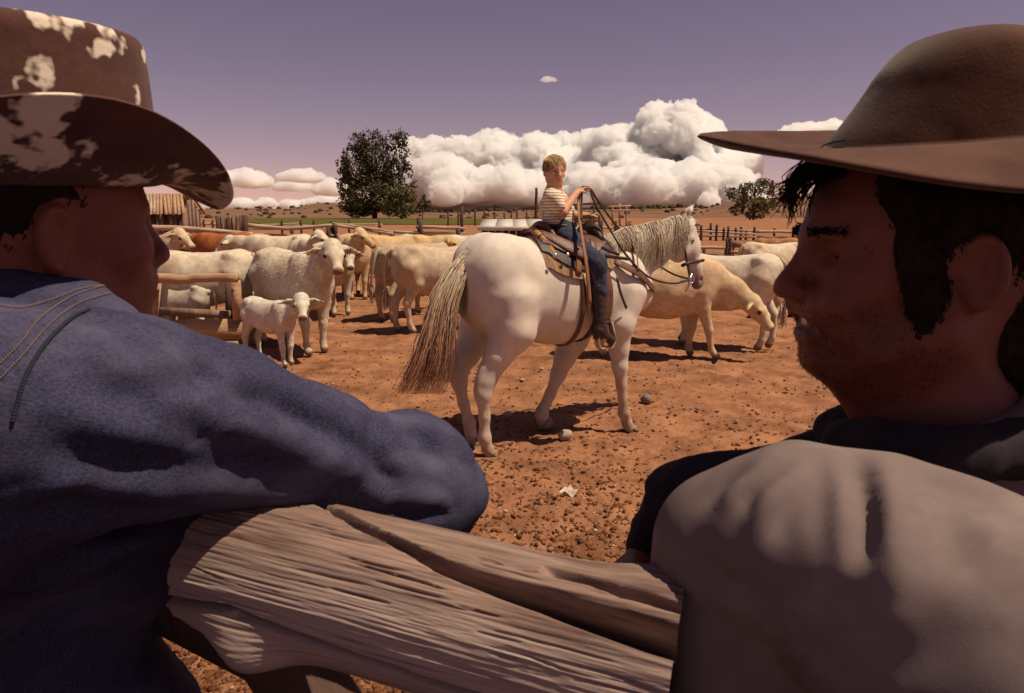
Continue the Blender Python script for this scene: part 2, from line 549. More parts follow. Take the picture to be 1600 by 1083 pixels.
mat_hill = material('dry hill', (0.235, 0.130, 0.085), (0.165, 0.092, 0.062), scale=0.03, rough=1.0, c3=(0.13, 0.085, 0.04), s3=0.012, spec=0.0, bump=0.3, bscale=0.4)
g = Geo(); g.grid(HV)
tag(g.build('hills', mat_hill), kind='structure')
mat_sage = material('sage brush', (0.060, 0.048, 0.028), (0.095, 0.070, 0.042), scale=0.6, rough=1.0, spec=0.0)
g = Geo()
for i in range(330):
    u = random.uniform(-0.62, 0.45); t = random.random() ** 0.8 * 0.68
    if i > 230: t = random.uniform(0.55, 0.69)
    q = hill_pt(np.array(u), np.array(t)); s = random.uniform(0.4, 1.5) * (1.4 if t > 0.5 else 1)
    g.ball(q + np.array([0, 0, s * 0.4]), (s * 1.2, s, s * 0.8), 6, 4, noise=0.4, seed=i % 40)
tag(g.build('sage_brush', mat_sage, smooth=False), kind='stuff')

# ------------------------------------------------------------------ clouds
mat_cloud = bpy.data.materials.new('cloud'); mat_cloud.use_nodes = True
N = mat_cloud.node_tree.nodes; L = mat_cloud.node_tree.links
N.remove(N['Principled BSDF'])
pv = N.new('ShaderNodeVolumePrincipled'); pv.inputs['Color'].default_value = (1, 1, 1, 1); pv.inputs['Density'].default_value = 0.065; pv.inputs['Anisotropy'].default_value = 0.3
L.new(pv.outputs[0], N['Material Output'].inputs['Volume'])
def cloud(name, crest, base, dist, label, fill=1.0, seed=0, vox=None, puff=1.0):
    """a heap of billows: crest = outline of its top in the photograph, base = its flat foot, standing dist metres away"""
    rng = np.random.RandomState(seed)
    k = dist / FPX
    cr = np.array(crest, float)
    x0, x1 = cr[:, 0].min(), cr[:, 0].max()
    F = Field((( x0 - 800 - 25) * k, dist - 130 * k, CAM_H + (338 - base) * k - 10 * k), ((x1 - 800 + 25) * k, dist + 130 * k, CAM_H + (338 - cr[:, 1].min() + 18) * k), vox or 1.9 * k)
    w = x1 - x0
    n = int(fill * w / 3.2)
    for i in range(n):
        x = rng.uniform(x0, x1)
        top = np.interp(x, cr[:, 0], cr[:, 1])
        h = max(base - top, 2)
        r = min(rng.uniform(0.12, 0.42) * h, 22 * puff) + min(2.0, .35 * h)
        y = rng.uniform(top + r, max(base - r * 0.2, top + r + .1))
        dy = rng.uniform(-1, 1) * min(h * 1.2, 95)
        dy = dy * (0.3 + 0.7 * (y - top) / max(h, 1))
        F.ell(((x - 800) * k, dist + dy * k, CAM_H + (338 - y) * k), (r * 1.25 * k, r * k, r * k), None, 7 * k)
    zb = CAM_H + (338 - base) * k
    amp = float(np.clip((base - cr[:, 1].min()) / 55, .10, 1))
    def bill(p):
        q = p / k
        w_ = q + 5 * np.stack([vnoise(q / 11, 61), vnoise(q / 11, 62), vnoise(q / 11, 63)], -1)
        b = 9.0 * fbm(q / 19, 3, 33, .55) + 6.5 * (0.42 - np.abs(vnoise(w_ / 9.0, 8))) + 5.0 * (0.42 - np.abs(vnoise(w_ / 4.6, 12))) + 3.2 * (0.4 - np.abs(vnoise(w_ / 2.6, 15)))
        cut = np.clip((p[:, 2] - zb) / (9 * k), 0.05, 1)
        return -b * amp * k * cut * 0.9 + np.clip((zb - p[:, 2]) / k, 0, 99) * k * 0.9
    F.warp(bill)
    V, Q = F.polygonize(0)
    o = obj(name, mesh_np(name, V, Q), mat_cloud)
    return tag(o, label, 'cloud', kind='thing')
cloud('cumulus_cloud', [(905, 262), (935, 212), (960, 200), (985, 198), (1003, 182), (1020, 168), (1034, 160), (1052, 168), (1072, 180), (1092, 190), (1108, 215), (1128, 232), (1150, 252), (1165, 270)], 300, 3600,
      'tallest white cumulus cloud, heaped up right of the riding boy', 1.5, 1)
cloud('cumulus_cloud.001', [(642, 228), (655, 220), (680, 217), (705, 226), (735, 222), (765, 213), (800, 216), (822, 212), (850, 226), (880, 210), (905, 203), (940, 199), (985, 216), (1010, 250)], 296, 3900,
      'long white cumulus bank directly right of the big tree, behind the head of the boy', 1.4, 2)
cloud('cumulus_cloud.002', [(640, 262), (665, 248), (700, 246), (722, 250), (745, 262), (785, 262), (830, 268), (860, 275)], 318, 3000,
      'low bright cumulus touching the right edge of the big tree', 1.5, 3)
cloud('cumulus_cloud.003', [(880, 268), (915, 258), (955, 262), (1000, 250), (1050, 246), (1090, 258), (1130, 262), (1168, 275)], 322, 3100,
      'broad pale cloud band just above the neck of the grey horse', 1.5, 4)
cloud('cumulus_cloud.004', [(645, 296), (690, 285), (730, 280), (790, 290), (840, 284), (900, 288), (960, 284), (1010, 280), (1050, 288)], 330, 4300,
      'flat hazy cloud band above the low white roof', 1.3, 5)
cloud('cumulus_cloud.005', [(660, 320), (700, 312), (760, 308), (830, 314), (900, 308), (980, 306), (1060, 300), (1120, 296), (1160, 310)], 336, 5200,
      'lowest cloud band lying along the horizon behind the horse', 1.3, 6)
cloud('cumulus_cloud.006', [(355, 276), (372, 264), (385, 268), (402, 266), (420, 276), (432, 284)], 292, 3500,
      'small white cloud beside the brim of the splashed hat', 2.0, 7)
cloud('cumulus_cloud.007', [(448, 276), (468, 268), (486, 266), (506, 274), (516, 282)], 284, 3600,
      'small flat cloud above the left hill, the higher of two', 2.0, 8)
cloud('cumulus_cloud.008', [(440, 292), (460, 282), (480, 286), (498, 294)], 298, 4000,
      'smallest flat cloud above the left hill, the lower of two', 2.0, 9)
cloud('cumulus_cloud.009', [(1195, 222), (1210, 208), (1240, 198), (1262, 204), (1275, 194), (1290, 192), (1310, 205)], 232, 3400,
      'white cloud showing just under the upturned brim of the brown hat', 2.0, 10)
cloud('cumulus_cloud.010', [(500, 296), (512, 284), (526, 280), (540, 286), (552, 294)], 304, 3400,
      'small cloud touching the left edge of the big tree', 2.0, 11)
cloud('cumulus_cloud.011', [(843, 139), (850, 137.6), (857, 137.2), (865, 139)], 140, 2600,
      'tiny wisp of cloud alone high above the boy', 2.0, 12, vox=1.6)
cloud('cumulus_cloud.012', [(330, 322), (372, 313), (420, 310), (480, 312), (540, 306), (600, 312)], 326, 5600,
      'thin pale cloud lying on top of the left hill', 1.4, 13)

# ------------------------------------------------------------------ trees
mat_bark = material('bark', (0.10, 0.055, 0.035), (0.06, 0.032, 0.022), scale=3, rough=0.95, bump=0.5)
def tree(name, label, base, height, lumps, leaf, mat, trunk_r, n_leaf, seed, limbs=6, trunk_h=0.45):
    """lumps: (x, y, z, rx, ry, rz) of leaf masses, metres from the foot"""
    rng = np.random.RandomState(seed)
    t = thing(name, label, 'tree', base, 0.0, 'trees at the far edge of the field')
    g = Geo()
    g.tube(spline([(0, 0, -0.3), (0.02 * height, 0, trunk_h * height * .5), (0, 0.01 * height, trunk_h * height), (0, 0, height * .8)], 8), np.linspace(trunk_r, trunk_r * 0.25, 8), 8)
    vol = np.array([l[3] * l[4] * l[5] for l in lumps]); cum = vol / vol.sum()
    for i in range(min(limbs, len(lumps))):
        l = lumps[i]
        g.tube(spline([(0, 0, trunk_h * height * rng.uniform(.3, .9)), (l[0] * .5, l[1] * .5, l[2] * .7), (l[0], l[1], l[2] + l[5] * .4)], 6), np.linspace(trunk_r * .5, trunk_r * .1, 6), 5)
    g.build('trunk', mat_bark, t)
    pts = []
    for l, c in zip(lumps, cum):
        m = int(n_leaf * c) + 30
        d = rng.normal(size=(m, 3)); d /= np.linalg.norm(d, axis=1)[:, None]
        rr = rng.uniform(0.35, 1.06, m) ** 0.6
        rr = rr * (1 + 0.38 * fbm(d * 2.2 + np.array(l[:3]), 3, seed))
        pts.append(np.array(l[:3]) + d * rr[:, None] * np.array(l[3:6]))
    p = np.concatenate(pts)
    keep = fbm(p / (leaf * 4.2), 2, seed + 5) > -0.16
    p = p[keep]; n = len(p)
    s = leaf * rng.uniform(0.5, 1.25, n)
    a = rng.normal(size=(n, 3)); a /= np.linalg.norm(a, axis=1)[:, None]
    b = np.cross(a, rng.normal(size=(n, 3))); b /= np.linalg.norm(b, axis=1)[:, None]
    V = np.stack([p + a * s[:, None], p + b * s[:, None] * .7, p - a * s[:, None], p - b * s[:, None] * .7], 1).reshape(-1, 3)
    c = np.repeat((0.78 + 0.30 * fbm(p / (leaf * 9), 2, seed + 9) + rng.uniform(-.18, .18, n))[:, None], 3, 1)
    me = mesh_np('crown', V, np.arange(4 * n).reshape(-1, 4), smooth=False, col=np.repeat(c, 4, 0))
    cr = obj('crown', me, mat, t)
    return t
mat_leaf = material('cottonwood leaves', (0.130, 0.108, 0.042), (0.075, 0.060, 0.026), scale=0.5, rough=0.7, vcol=True, spec=0.2)
mat_leaf2 = material('pale leaves', (0.23, 0.19, 0.075), (0.14, 0.112, 0.046), scale=0.5, rough=0.7, vcol=True, spec=0.2)
D1 = 240.0
k1 = D1 / FPX
b1 = PY(585, 340, D1); b1[2] = land_z(b1[0], D1)
def lump(px, py, rx, ry, dy, bpx, k): return ((px - bpx) * k, dy * k, (341 - py) * k, rx * k, rx * k * .9, ry * k)
tree('cottonwood_tree', 'tall dark dense cottonwood tree at the far side of the green field', b1, 28,
     [lump(*a, 585, k1) for a in [(560, 268, 27, 34, 0), (592, 255, 26, 38, 4), (628, 240, 14, 30, 0), (566, 232, 16, 20, 0), (592, 222, 9, 14, 0), (580, 305, 42, 32, -6), (615, 292, 22, 30, 0),
                                  (545, 290, 16, 24, 0), (540, 262, 11, 18, 5), (612, 226, 9, 14, 0), (578, 216, 7, 10, 0), (545, 245, 9, 12, 0), (630, 222, 10, 14, 0), (640, 268, 7, 14, 0), (648, 290, 6, 8, 0), (560, 325, 26, 14, 0), (628, 262, 9, 18, 3)]],
     0.42, mat_leaf, 0.9, 26000, 4, trunk_h=.35)
b2 = PY(628, 341, D1 - 14); b2[2] = land_z(b2[0], b2[1]); k2 = (D1 - 14) / FPX
tree('cottonwood_tree', 'lower grey-green bushy tree against the right foot of the tall dark cottonwood', b2, 14,
     [lump(*a, 628, k2) for a in [(622, 312, 20, 20, 0), (640, 306, 12, 18, 0), (610, 325, 14, 13, 0), (646, 322, 8, 14, 0), (632, 326, 16, 12, -3)]], 0.36, mat_leaf2, 0.35, 6000, 6, trunk_h=.3)
b3 = PY(660, 344, 215); b3[2] = land_z(b3[0], b3[1]); k3 = 215 / FPX
tree('young_tree', 'small thin young tree standing alone right of the dark cottonwood', b3, 7.5,
     [lump(*a, 660, k3) for a in [(660, 318, 8, 9, 0), (655, 326, 6, 6, 0), (667, 322, 7, 5, 0), (663, 307, 3, 5, 0), (671, 314, 4, 3, 0)]], 0.26, mat_leaf, 0.15, 900, 8, trunk_h=.4)
b4 = PY(1177, 346, 205); b4[2] = land_z(b4[0], b4[1]); k4 = 205 / FPX
tree('cottonwood_tree', 'wide round open-crowned tree beside the face of the man in the brown hat', b4, 11.5,
     [lump(*a, 1177, k4) for a in [(1150, 303, 15, 12, 0), (1140, 300, 11, 8, 0), (1168, 295, 18, 12, 0), (1192, 292, 16, 12, 0), (1208, 298, 12, 12, 0), (1172, 318, 24, 14, -4), (1195, 318, 18, 12, 0), (1152, 326, 14, 9, 0),
                                   (1180, 330, 20, 10, 0), (1205, 315, 9, 9, 0), (1222, 300, 9, 12, 3), (1185, 284, 10, 6, 0)]], 0.34, mat_leaf2, 0.4, 6500, 9, trunk_h=.3)
# bushes and small trees along the far right ridge
g = Geo()
for i in range(34):
    px = random.uniform(925, 1060); q = hill_pt(np.array((px - 800) / FPX), np.array(random.uniform(0.6, 0.68)))
    s = random.uniform(1.2, 2.6); g.ball(q + np.array([0, 0, s * .6]), (s * 1.4, s, s), 7, 5, noise=0.4, seed=i)
tag(g.build('ridge_shrubbery', mat_sage, smooth=False), kind='stuff')
# ================================================================== THE GREY HORSE
HO, HA = np.array([.22, 5.2, 0]), rad(30)
_c, _s = math.cos(HA), math.sin(HA)
HR = np.array([[_c, _s, 0], [-_s, _c, 0], [0, 0, 1]])
def LP(px, py, lat):
    """a point of the photograph in the horse's own space, on its upright plane lat metres left of the spine"""
    o, d = HR @ (EYE - HO), HR @ ray(px, py)
    return o + d * ((lat - o[1]) / d[1])
HST = [(-.655, 1.30, 1.02, .07), (-.62, 1.38, .92, .15), (-.56, 1.45, .86, .215), (-.46, 1.505, .84, .250), (-.32, 1.53, .82, .278), (-.18, 1.515, .77, .288), (0, 1.485, .715, .325),
       (.15, 1.47, .705, .325), (.32, 1.475, .74, .30), (.5, 1.495, .78, .265), (.65, 1.47, .83, .235), (.8, 1.38, .88, .20), (.9, 1.28, .94, .155), (.955, 1.18, 1.0, .08)]
_hs = np.array(HST)
_xs = np.linspace(_hs[0, 0], _hs[-1, 0], 60)
_sm = np.stack([_xs] + [np.convolve(np.pad(np.interp(_xs, _hs[:, 0], _hs[:, i]), 3, 'edge'), np.ones(7) / 7, 'valid') for i in (1, 2, 3)], 1)
def barrel(x, th, off=0.0, ex=2.2):
    """point on the horse's barrel at x, th = angle from the top, negative = its right side"""
    zt, zb, w = [np.interp(x, _sm[:, 0], _sm[:, i]) for i in (1, 2, 3)]
    zc, h = (zt + zb) / 2, (zt - zb) / 2
    s_, c_ = np.sin(th), np.cos(th)
    r = (np.abs(s_) ** ex + np.abs(c_) ** ex) ** (-1 / ex)
    return np.stack(np.broadcast_arrays(x, s_ * r * (w + off), zc + c_ * r * (h + off)), -1)

F = Field((-.95, -.55, -.03), (1.85, .55, 1.95), 0.0125)
F.loft(_sm, .05)
for s in (-1, 1):
    F.ell((-.36, s * .14, 1.16), (.25, .155, .30), None, .14)          # thigh
    F.ell((-.46, s * .11, 1.35), (.17, .12, .15), None, .14)          # rump muscle
    F.ell((.68, s * .14, 1.12), (.16, .11, .26), None, .09)           # shoulder
    F.ell((.86, s * .09, 1.07), (.10, .10, .14), None, .07)           # breast muscle
def leg(F, pts, rs, k=.035): F.chain(pts, rs, k)
nh = [(-.36, -.17, 1.10), LP(800, 515, -.20), LP(778, 555, -.19), LP(760, 596, -.18), LP(755, 616, -.18), LP(757, 652, -.18), LP(757, 684, -.18), LP(762, 702, -.18), LP(769, 716, -.18)]
leg(F, nh, [.20, .165, .100, .062, .056, .037, .043, .036, .052])
F.cap(nh[4] + np.array([-.045, 0, .035]), nh[3] + np.array([-.03, 0, .10]), .022, .03, .04)     # point of hock
fh = [(-.36, .17, 1.10), LP(752, 512, .17), LP(730, 552, .15), LP(719, 580, .14), LP(717, 596, .14), LP(724, 630, .13), LP(733, 660, .12), LP(735, 675, .12), LP(739, 690, .12)]
leg(F, fh, [.20, .16, .095, .060, .055, .037, .043, .036, .052])
F.cap(fh[4] + np.array([-.045, 0, .035]), fh[3] + np.array([-.03, 0, .10]), .022, .03, .04)
nf = [(.66, -.15, 1.08), LP(966, 505, -.19), LP(967, 545, -.19), LP(968, 572, -.2), LP(971, 602, -.2), LP(975, 645, -.2), LP(980, 662, -.2), LP(987, 676, -.2)]
leg(F, nf, [.17, .125, .076, .057, .038, .043, .036, .051])
ff = [(.60, .16, 1.05), LP(895, 530, .17), LP(882, 560, .18), LP(872, 585, .19), LP(860, 615, .2), LP(847, 643, .2), LP(846, 650, .2), LP(850, 659, .2)]
leg(F, ff, [.16, .12, .082, .060, .040, .046, .040, .053])
# neck and head
fl = ((0, 1, 0), .56)
F.chain([(.66, 0, 1.27), LP(985, 400, 0), LP(1020, 384, 0), LP(1052, 366, 0)], [.255, .215, .172, .128], .07, fl)
F.cap(LP(1052, 366, 0), LP(1068, 356, 0), .13, .105, .05, fl)
hd = [LP(1068, 357, 0), LP(1078, 385, 0), LP(1086, 415, 0), LP(1090, 437, 0)]
F.cap(hd[0], hd[1], .105, .092, .04, ((0, 1, 0), .75))
F.cap(hd[1], hd[2], .088, .066, .04, ((0, 1, 0), .68))
F.cap(hd[2], hd[3], .064, .058, .03, ((0, 1, 0), .80))
F.ell(LP(1060, 388, 0), (.10, .085, .12), None, .05)                   # cheek
F.ell(LP(1089, 446, 0), (.045, .042, .035), None, .03)                # lips
for s in (-1, 1):
    F.ell(LP(1079, 372, s * .068), (.034, .024, .026), None, .03)       # brow above the eye
    F.ell(LP(1095, 437, s * .035), (.016, .012, .020), None, .012, cut=True)
    e0 = LP(1070, 349, s * .055); e1 = e0 + np.array([.035, s * .012, .09]); e2 = e0 + np.array([.085, s * .01, .16])
    F.chain([e0, e1, e2], [.036, .034, .008], .02, ((.75, s * .5, -.3), .5))
V, Q = F.polygonize(2)
Nn = normals(V, Q)
V += Nn * (0.0035 * fbm(V * 9, 2, 3))[:, None]
muz = LP(1091, 444, 0)
dm = np.linalg.norm(V - muz, axis=1)
col = np.ones((len(V), 3))
k = np.clip((0.17 - dm + .03 * fbm(V * 30, 2, 1)) / .09, 0, 1)[:, None]
col = col * (1 - k) + np.array([.30, .22, .22]) * k                     # dark grey muzzle
z = V[:, 2]
k = np.clip((.78 - z) / .5, 0, 1)[:, None] * (0.60 + .6 * np.clip(fbm(V * np.array([14, 14, 6]), 3, 4) + .1, 0, 1)).clip(0, 1)[:, None]
col = col * (1 - k) + np.array([.54, .37, .28]) * k                     # dusty lower legs
k = np.clip((.075 - z) / .02, 0, 1)[:, None]
col = col * (1 - k * .6) + np.array([.42, .30, .22]) * k * .6
k = (0.55 * np.clip(fbm(V * np.array([7, 7, 5]), 4, 14) + .05, 0, 1))[:, None]
col = col * (1 - k) + np.array([.80, .70, .62]) * k
mat_horse = material('grey horse coat', (0.72, 0.63, 0.53), (0.62, 0.535, 0.455), scale=9, rough=0.7, bump=0.12, bscale=140, vcol=True, spec=0.25, stretch=(1, 1, .6))
horse = thing('horse', 'grey-white saddle horse with flaxen mane and long tail, ridden by a small boy', 'horse', HO, HA)
HP = Vector(HO)
obj('body', mesh_np('body', V, Q, col=col), mat_horse, horse)
mat_hoof = material('hoof horn', (0.30, 0.22, 0.15), (0.18, 0.12, 0.08), scale=30, rough=0.6)
for leg_ in (nh, fh, nf, ff):
    h = leg_[-1]; g = Geo()
    dx = h - leg_[-2]; dx[2] = 0; dx /= np.linalg.norm(dx) + 1e-9
    g.tube([h + np.array([0, 0, .035]) - dx * .005, h + np.array([0, 0, .0]) + dx * .01, np.array([h[0], h[1], -.008]) + dx * .02], [.050, .060, .068], 14)
    g.build('hoof', mat_hoof, horse)
mat_eye = material('dark eye', (0.012, 0.008, 0.007), rough=0.08, spec=0.6)
for s in (-1, 1):
    g = Geo(); g.ball(LP(1081, 376, s * .073), (.022, .016, .019), 12, 8); g.build('eye', mat_eye, horse)
# mane and tail, strand by strand in one mesh each
mat_hair = material('horse hair', (1, 1, 1), (0.80, 0.78, 0.76), scale=40, rough=0.55, vcol=True, spec=0.35)
def strands(name, curves, radii, cols, parent, mat, sides=3, n=14):
    g = Geo(); cc = []
    for c, r, k in zip(curves, radii, cols):
        pts = spline(c, n)
        rr = r * np.interp(np.linspace(0, 1, n), [0, .15, .7, 1], [.7, 1, .85, .12])
        g.tube(pts, rr, sides, caps=False)
        k = np.asarray(k); cc.append(np.repeat(np.stack([np.interp(np.linspace(0, 1, n), np.linspace(0, 1, len(k)), k[:, i]) for i in range(3)], 1), sides, 0))
    return g.build(name, mat, parent, col=np.concatenate(cc))
rng = np.random.RandomState(5)
cur, rr, cc = [], [], []
from mathutils.bvhtree import BVHTree as _B
hb_ = _B.FromPolygons([tuple(v) for v in V], [tuple(q) for q in Q])
def top_of(p):
    h = hb_.ray_cast(Vector((p[0], p[1] * .5, 2.2)), Vector((0, 0, -1)))
    return np.array(h[0]) if h[0] else np.array(p)
crest = spline([LP(925, 368, 0), LP(955, 357, 0), LP(1000, 344, 0), LP(1040, 336, 0), LP(1068, 330, 0)], 50)
for i in range(1150):
    u = rng.rand(); p = crest[int(u * 49)] + rng.normal(0, .012, 3) * np.array([1, .8, .5]) 
    p = top_of(p) - np.array([0, 0, .006])
    L_ = (.22 + .15 * math.sin(u * 3.0) + .03 * math.sin(u * 40)) * rng.uniform(.65, 1.1)
    back = rng.normal(-.05, .018) + .035 * math.sin(u * 23)
    wd = .07 + .085 * (1 - u)
    side = -1
    c = [p, p + np.array([back * .1, side * (.05 + .02 * rng.rand()), .004 - .03 * rng.rand()]), p + np.array([back * .5, side * (wd + .03), -L_ * .35]), p + np.array([back, side * (wd + .055), -L_ * .7]), p + np.array([back * 1.7, side * (wd + .06 + rng.normal(0, .012)), -L_])]
    cur.append(c); rr.append(rng.uniform(.0016, .0036))
    b = vnoise(np.array([u * 17, rng.rand() * 1.2, 0]), 3) * .5 + .5
    k0 = np.array([.68, .56, .42]); k1 = np.array([.66, .53, .38]) * (1 - b) + np.array([.27, .17, .11]) * b
    cc.append([k0, k1, k1 * .9])
for i in range(40):                                                     # forelock
    p = LP(1074, 338, rng.normal(0, .02)); L_ = rng.uniform(.08, .16)
    cur.append([p, p + np.array([.045, 0, -.01]), p + np.array([.075, rng.normal(0, .02), -L_ * .5]), p + np.array([.09, rng.normal(0, .03), -L_])]); rr.append(.003); cc.append([(.6, .48, .37), (.5, .38, .27)])
strands('mane', cur, rr, cc, horse, mat_hair)
cur, rr, cc = [], [], []
for i in range(1000):
    a = rng.rand(); b = rng.rand()
    root = LP(741 + rng.normal(0, 3), 392 + rng.normal(0, 5), rng.normal(0, .03)) + np.array([-.02, 0, 0])
    L_ = rng.uniform(.55, 1.0) if b < .75 else rng.uniform(.92, 1.06)
    x2, x3, x4, x5 = 735 - 27 * a + 9 * (1 - a), 722 - 40 * a + 4, 714 - 50 * a, 700 - 66 * a
    l = rng.normal(0, .05)
    full = [root, LP(x2, 422, -.05 + l * .6) + np.array([-.05, 0, 0]), LP(x3 + rng.normal(0, 3), 470, -.07 + l) + np.array([-.05, 0, 0]), LP(x4 + rng.normal(0, 4), 530, -.07 + l * 1.4) + np.array([-.03, 0, 0]), LP(x5 + rng.normal(0, 7), 590, -.05 + l * 1.6),
            LP(x5 - 14 - 12 * a + rng.normal(0, 7), 628, -.03 + l * 1.6)]
    pts = spline(full, 30); pts = pts[:max(8, int(30 * min(L_, 1)))]
    cur.append(pts[::3] if len(pts) > 12 else pts[::2]); rr.append(rng.uniform(.0016, .0042))
    v = rng.uniform(.75, 1.08)
    cc.append([np.array([.84, .71, .54]) * v, np.array([.80, .62, .44]) * v, np.array([.60, .34, .21]) * v, np.array([.36, .15, .09]) * v])
strands('tail', cur, rr, cc, horse, mat_hair, n=16)

# ------------------------------------------------------------------ saddle
mat_leather = material('brown saddle leather', (0.17, 0.070, 0.040), (0.095, 0.038, 0.024), scale=12, rough=0.45, bump=0.25, bscale=60, spec=0.4)
mat_dleather = material('dark leather', (0.050, 0.022, 0.018), (0.028, 0.013, 0.012), scale=16, rough=0.5, bump=0.2, bscale=70, spec=0.4)
mat_tan = material('tan leather', (0.33, 0.15, 0.065), (0.22, 0.09, 0.040), scale=14, rough=0.55, bump=0.2, bscale=60)
mat_blanket = material('wool blanket', (0.42, 0.27, 0.15), (0.24, 0.12, 0.07), scale=30, rough=0.95, bump=0.5, bscale=120, stretch=(1, .2, .2))
mat_metal = material('bright metal', (0.70, 0.66, 0.60), rough=0.25); mat_metal.node_tree.nodes['Principled BSDF'].inputs['Metallic'].default_value = 0.8
mat_rawhide = material('pale rawhide', (0.55, 0.40, 0.24), (0.38, 0.25, 0.14), scale=25, rough=0.6)
saddle = thing('saddle', 'brown western saddle with wooden stirrups, strapped on the grey horse', 'saddle', HO, HA)
def patch(name, outline, off, thick, mat, parent, nx=16, nt_=26, side=None, lump_=0.0):
    """a sheet lying on the barrel; outline: x -> (x0 shift, angle limits)"""
    us, vs_ = np.linspace(0, 1, nx), np.linspace(0, 1, nt_)
    x0, x1, tf = outline
    A = np.zeros((nx, nt_, 3)); B = A.copy()
    for i, u in enumerate(us):
        t0, t1 = tf(u)
        x = x0 + (x1 - x0) * u
        th = t0 + (t1 - t0) * vs_
        e = min(u, 1 - u); edge = min(1, e / .06)
        A[i] = barrel(np.full(nt_, x), th, off + thick * edge + lump_ * math.sin(u * 9))
        B[i] = barrel(np.full(nt_, x), th, off)
    g = Geo(); g.grid(A); g.grid(B[::-1])
    g.grid(np.stack([A[0], B[0]])); g.grid(np.stack([B[-1], A[-1]])); g.grid(np.stack([B[:, 0], A[:, 0]])); g.grid(np.stack([A[:, -1], B[:, -1]]))
    return g.build(name, mat, parent)
sq = lambda m, lo=.86: (lambda u: (-(m * (lo + (1 - lo) * math.sin(math.pi * min(max(u, .04), .96)) ** .5)), m * (lo + (1 - lo) * math.sin(math.pi * min(max(u, .04), .96)) ** .5)))
patch('blanket', (-.16, .52, sq(1.25, .8)), .012, .012, mat_blanket, saddle)
patch('skirt', (-.15, .50, sq(1.10, .55)), .026, .012, mat_dleather, saddle)
patch('skirt', (-.12, .46, sq(.86, .55)), .040, .012, mat_leather, saddle)
for s in (-1, 1):
    g = Geo()                                                           # jockey flap curving from cantle to fender
    pts = np.stack([barrel(x, s * th, .065) for x, th in [(-.10, .30), (-.02, .52), (.08, .72), (.18, .86), (.28, .92)]])
    g.tube(spline(pts, 14), np.interp(np.linspace(0, 1, 14), [0, .5, 1], [.03, .055, .05]), 8, flat=((0, s, .7), .22))
    g.build('jockey', mat_leather, saddle)
# tree of the saddle: seat, cantle, fork, horn
x = np.linspace(-.02, .44, 22)
mid = np.interp(x, [-.02, .06, .16, .26, .34, .40, .44], [1.60, 1.545, 1.515, 1.515, 1.54, 1.58, 1.56])
A = np.zeros((22, 13, 3))
for i in range(22):
    w = np.interp(x[i], [-.02, .1, .25, .36, .44], [.17, .17, .12, .11, .10])
    for j in range(13):
        q = -1 + 2 * j / 12; A[i, j] = (x[i], q * w, mid[i] - .11 * abs(q) ** 2.2)
B = A.copy(); B[..., 2] -= .035
g = Geo(); g.grid(A); g.grid(B[::-1]); g.grid(np.stack([A[0], B[0]])); g.grid(np.stack([B[-1], A[-1]])); g.grid(np.stack([B[:, 0], A[:, 0]])); g.grid(np.stack([A[:, -1], B[:, -1]]))
g.build('seat', mat_leather, saddle)
g = Geo()
pts = np.array([(-.02 + .04 * q * q, q * .19, 1.605 - .13 * q * q) for q in np.linspace(-1, 1, 15)])
g.tube(pts, np.interp(np.linspace(-1, 1, 15), [-1, -.6, .6, 1], [.012, .024, .024, .012]), 8)
g.build('cantle', mat_leather, saddle)
g = Geo()
pts = np.array([(.42, q * .17, 1.575 - .10 * q * q) for q in np.linspace(-1, 1, 13)])
g.tube(pts, np.interp(np.linspace(-1, 1, 13), [-1, -.5, .5, 1], [.022, .045, .045, .022]), 8)
fk = g.build('fork', mat_dleather, saddle)
g = Geo(); g.tube([(.42, 0, 1.58), (.435, 0, 1.63), (.445, 0, 1.655)], [.026, .020, .024], 10); g.tube([(.445, 0, 1.650), (.45, 0, 1.668)], [.046, .042], 14)
g.build('horn', mat_rawhide, fk)
for s in (-1, 1):
    g = Geo()                                                           # fender and stirrup leather
    pts = spline([(.22, s * .16, 1.49), (.25, s * .30, 1.36), (.28, s * .375, 1.20), (.31, s * .385, 1.02), (.32, s * .37, .90)], 14)
    g.tube(pts, np.interp(np.linspace(0, 1, 14), [0, .35, .6, 1], [.05, .085, .075, .03]), 8, flat=((0, s, .25), .10))
    g.build('fender', mat_leather, saddle)
    st = LP(942, 529, -.385); st[1] *= -s
    g = Geo()
    an = np.linspace(rad(-205), rad(25), 20)
    pts = np.stack([st[0] + .022 + .076 * np.cos(an), np.full(20, st[1]), st[2] - .008 + .082 * np.sin(an)], 1)
    pts[:, 2] = np.maximum(pts[:, 2], st[2] - .070)
    top = np.array([[st[0] - .02, st[1], st[2] + .115], [st[0] + .065, st[1], st[2] + .115]])
    loop = np.concatenate([top[:1], pts, top[1:]])
    g.tube(loop, .0105, 8, flat=((0, 1, 0), 3.0))
    so = g.build('stirrup', mat_rawhide, saddle)
    g = Geo(); g.tube([top[0], top[1]], .014, 8); g.tube([(.32, s * .37, .93), (st[0] + .01, st[1], st[2] + .11)], [.02, .02], 8, flat=((0, s, 0), .3)); g.build('stirrup_strap', mat_dleather, saddle)
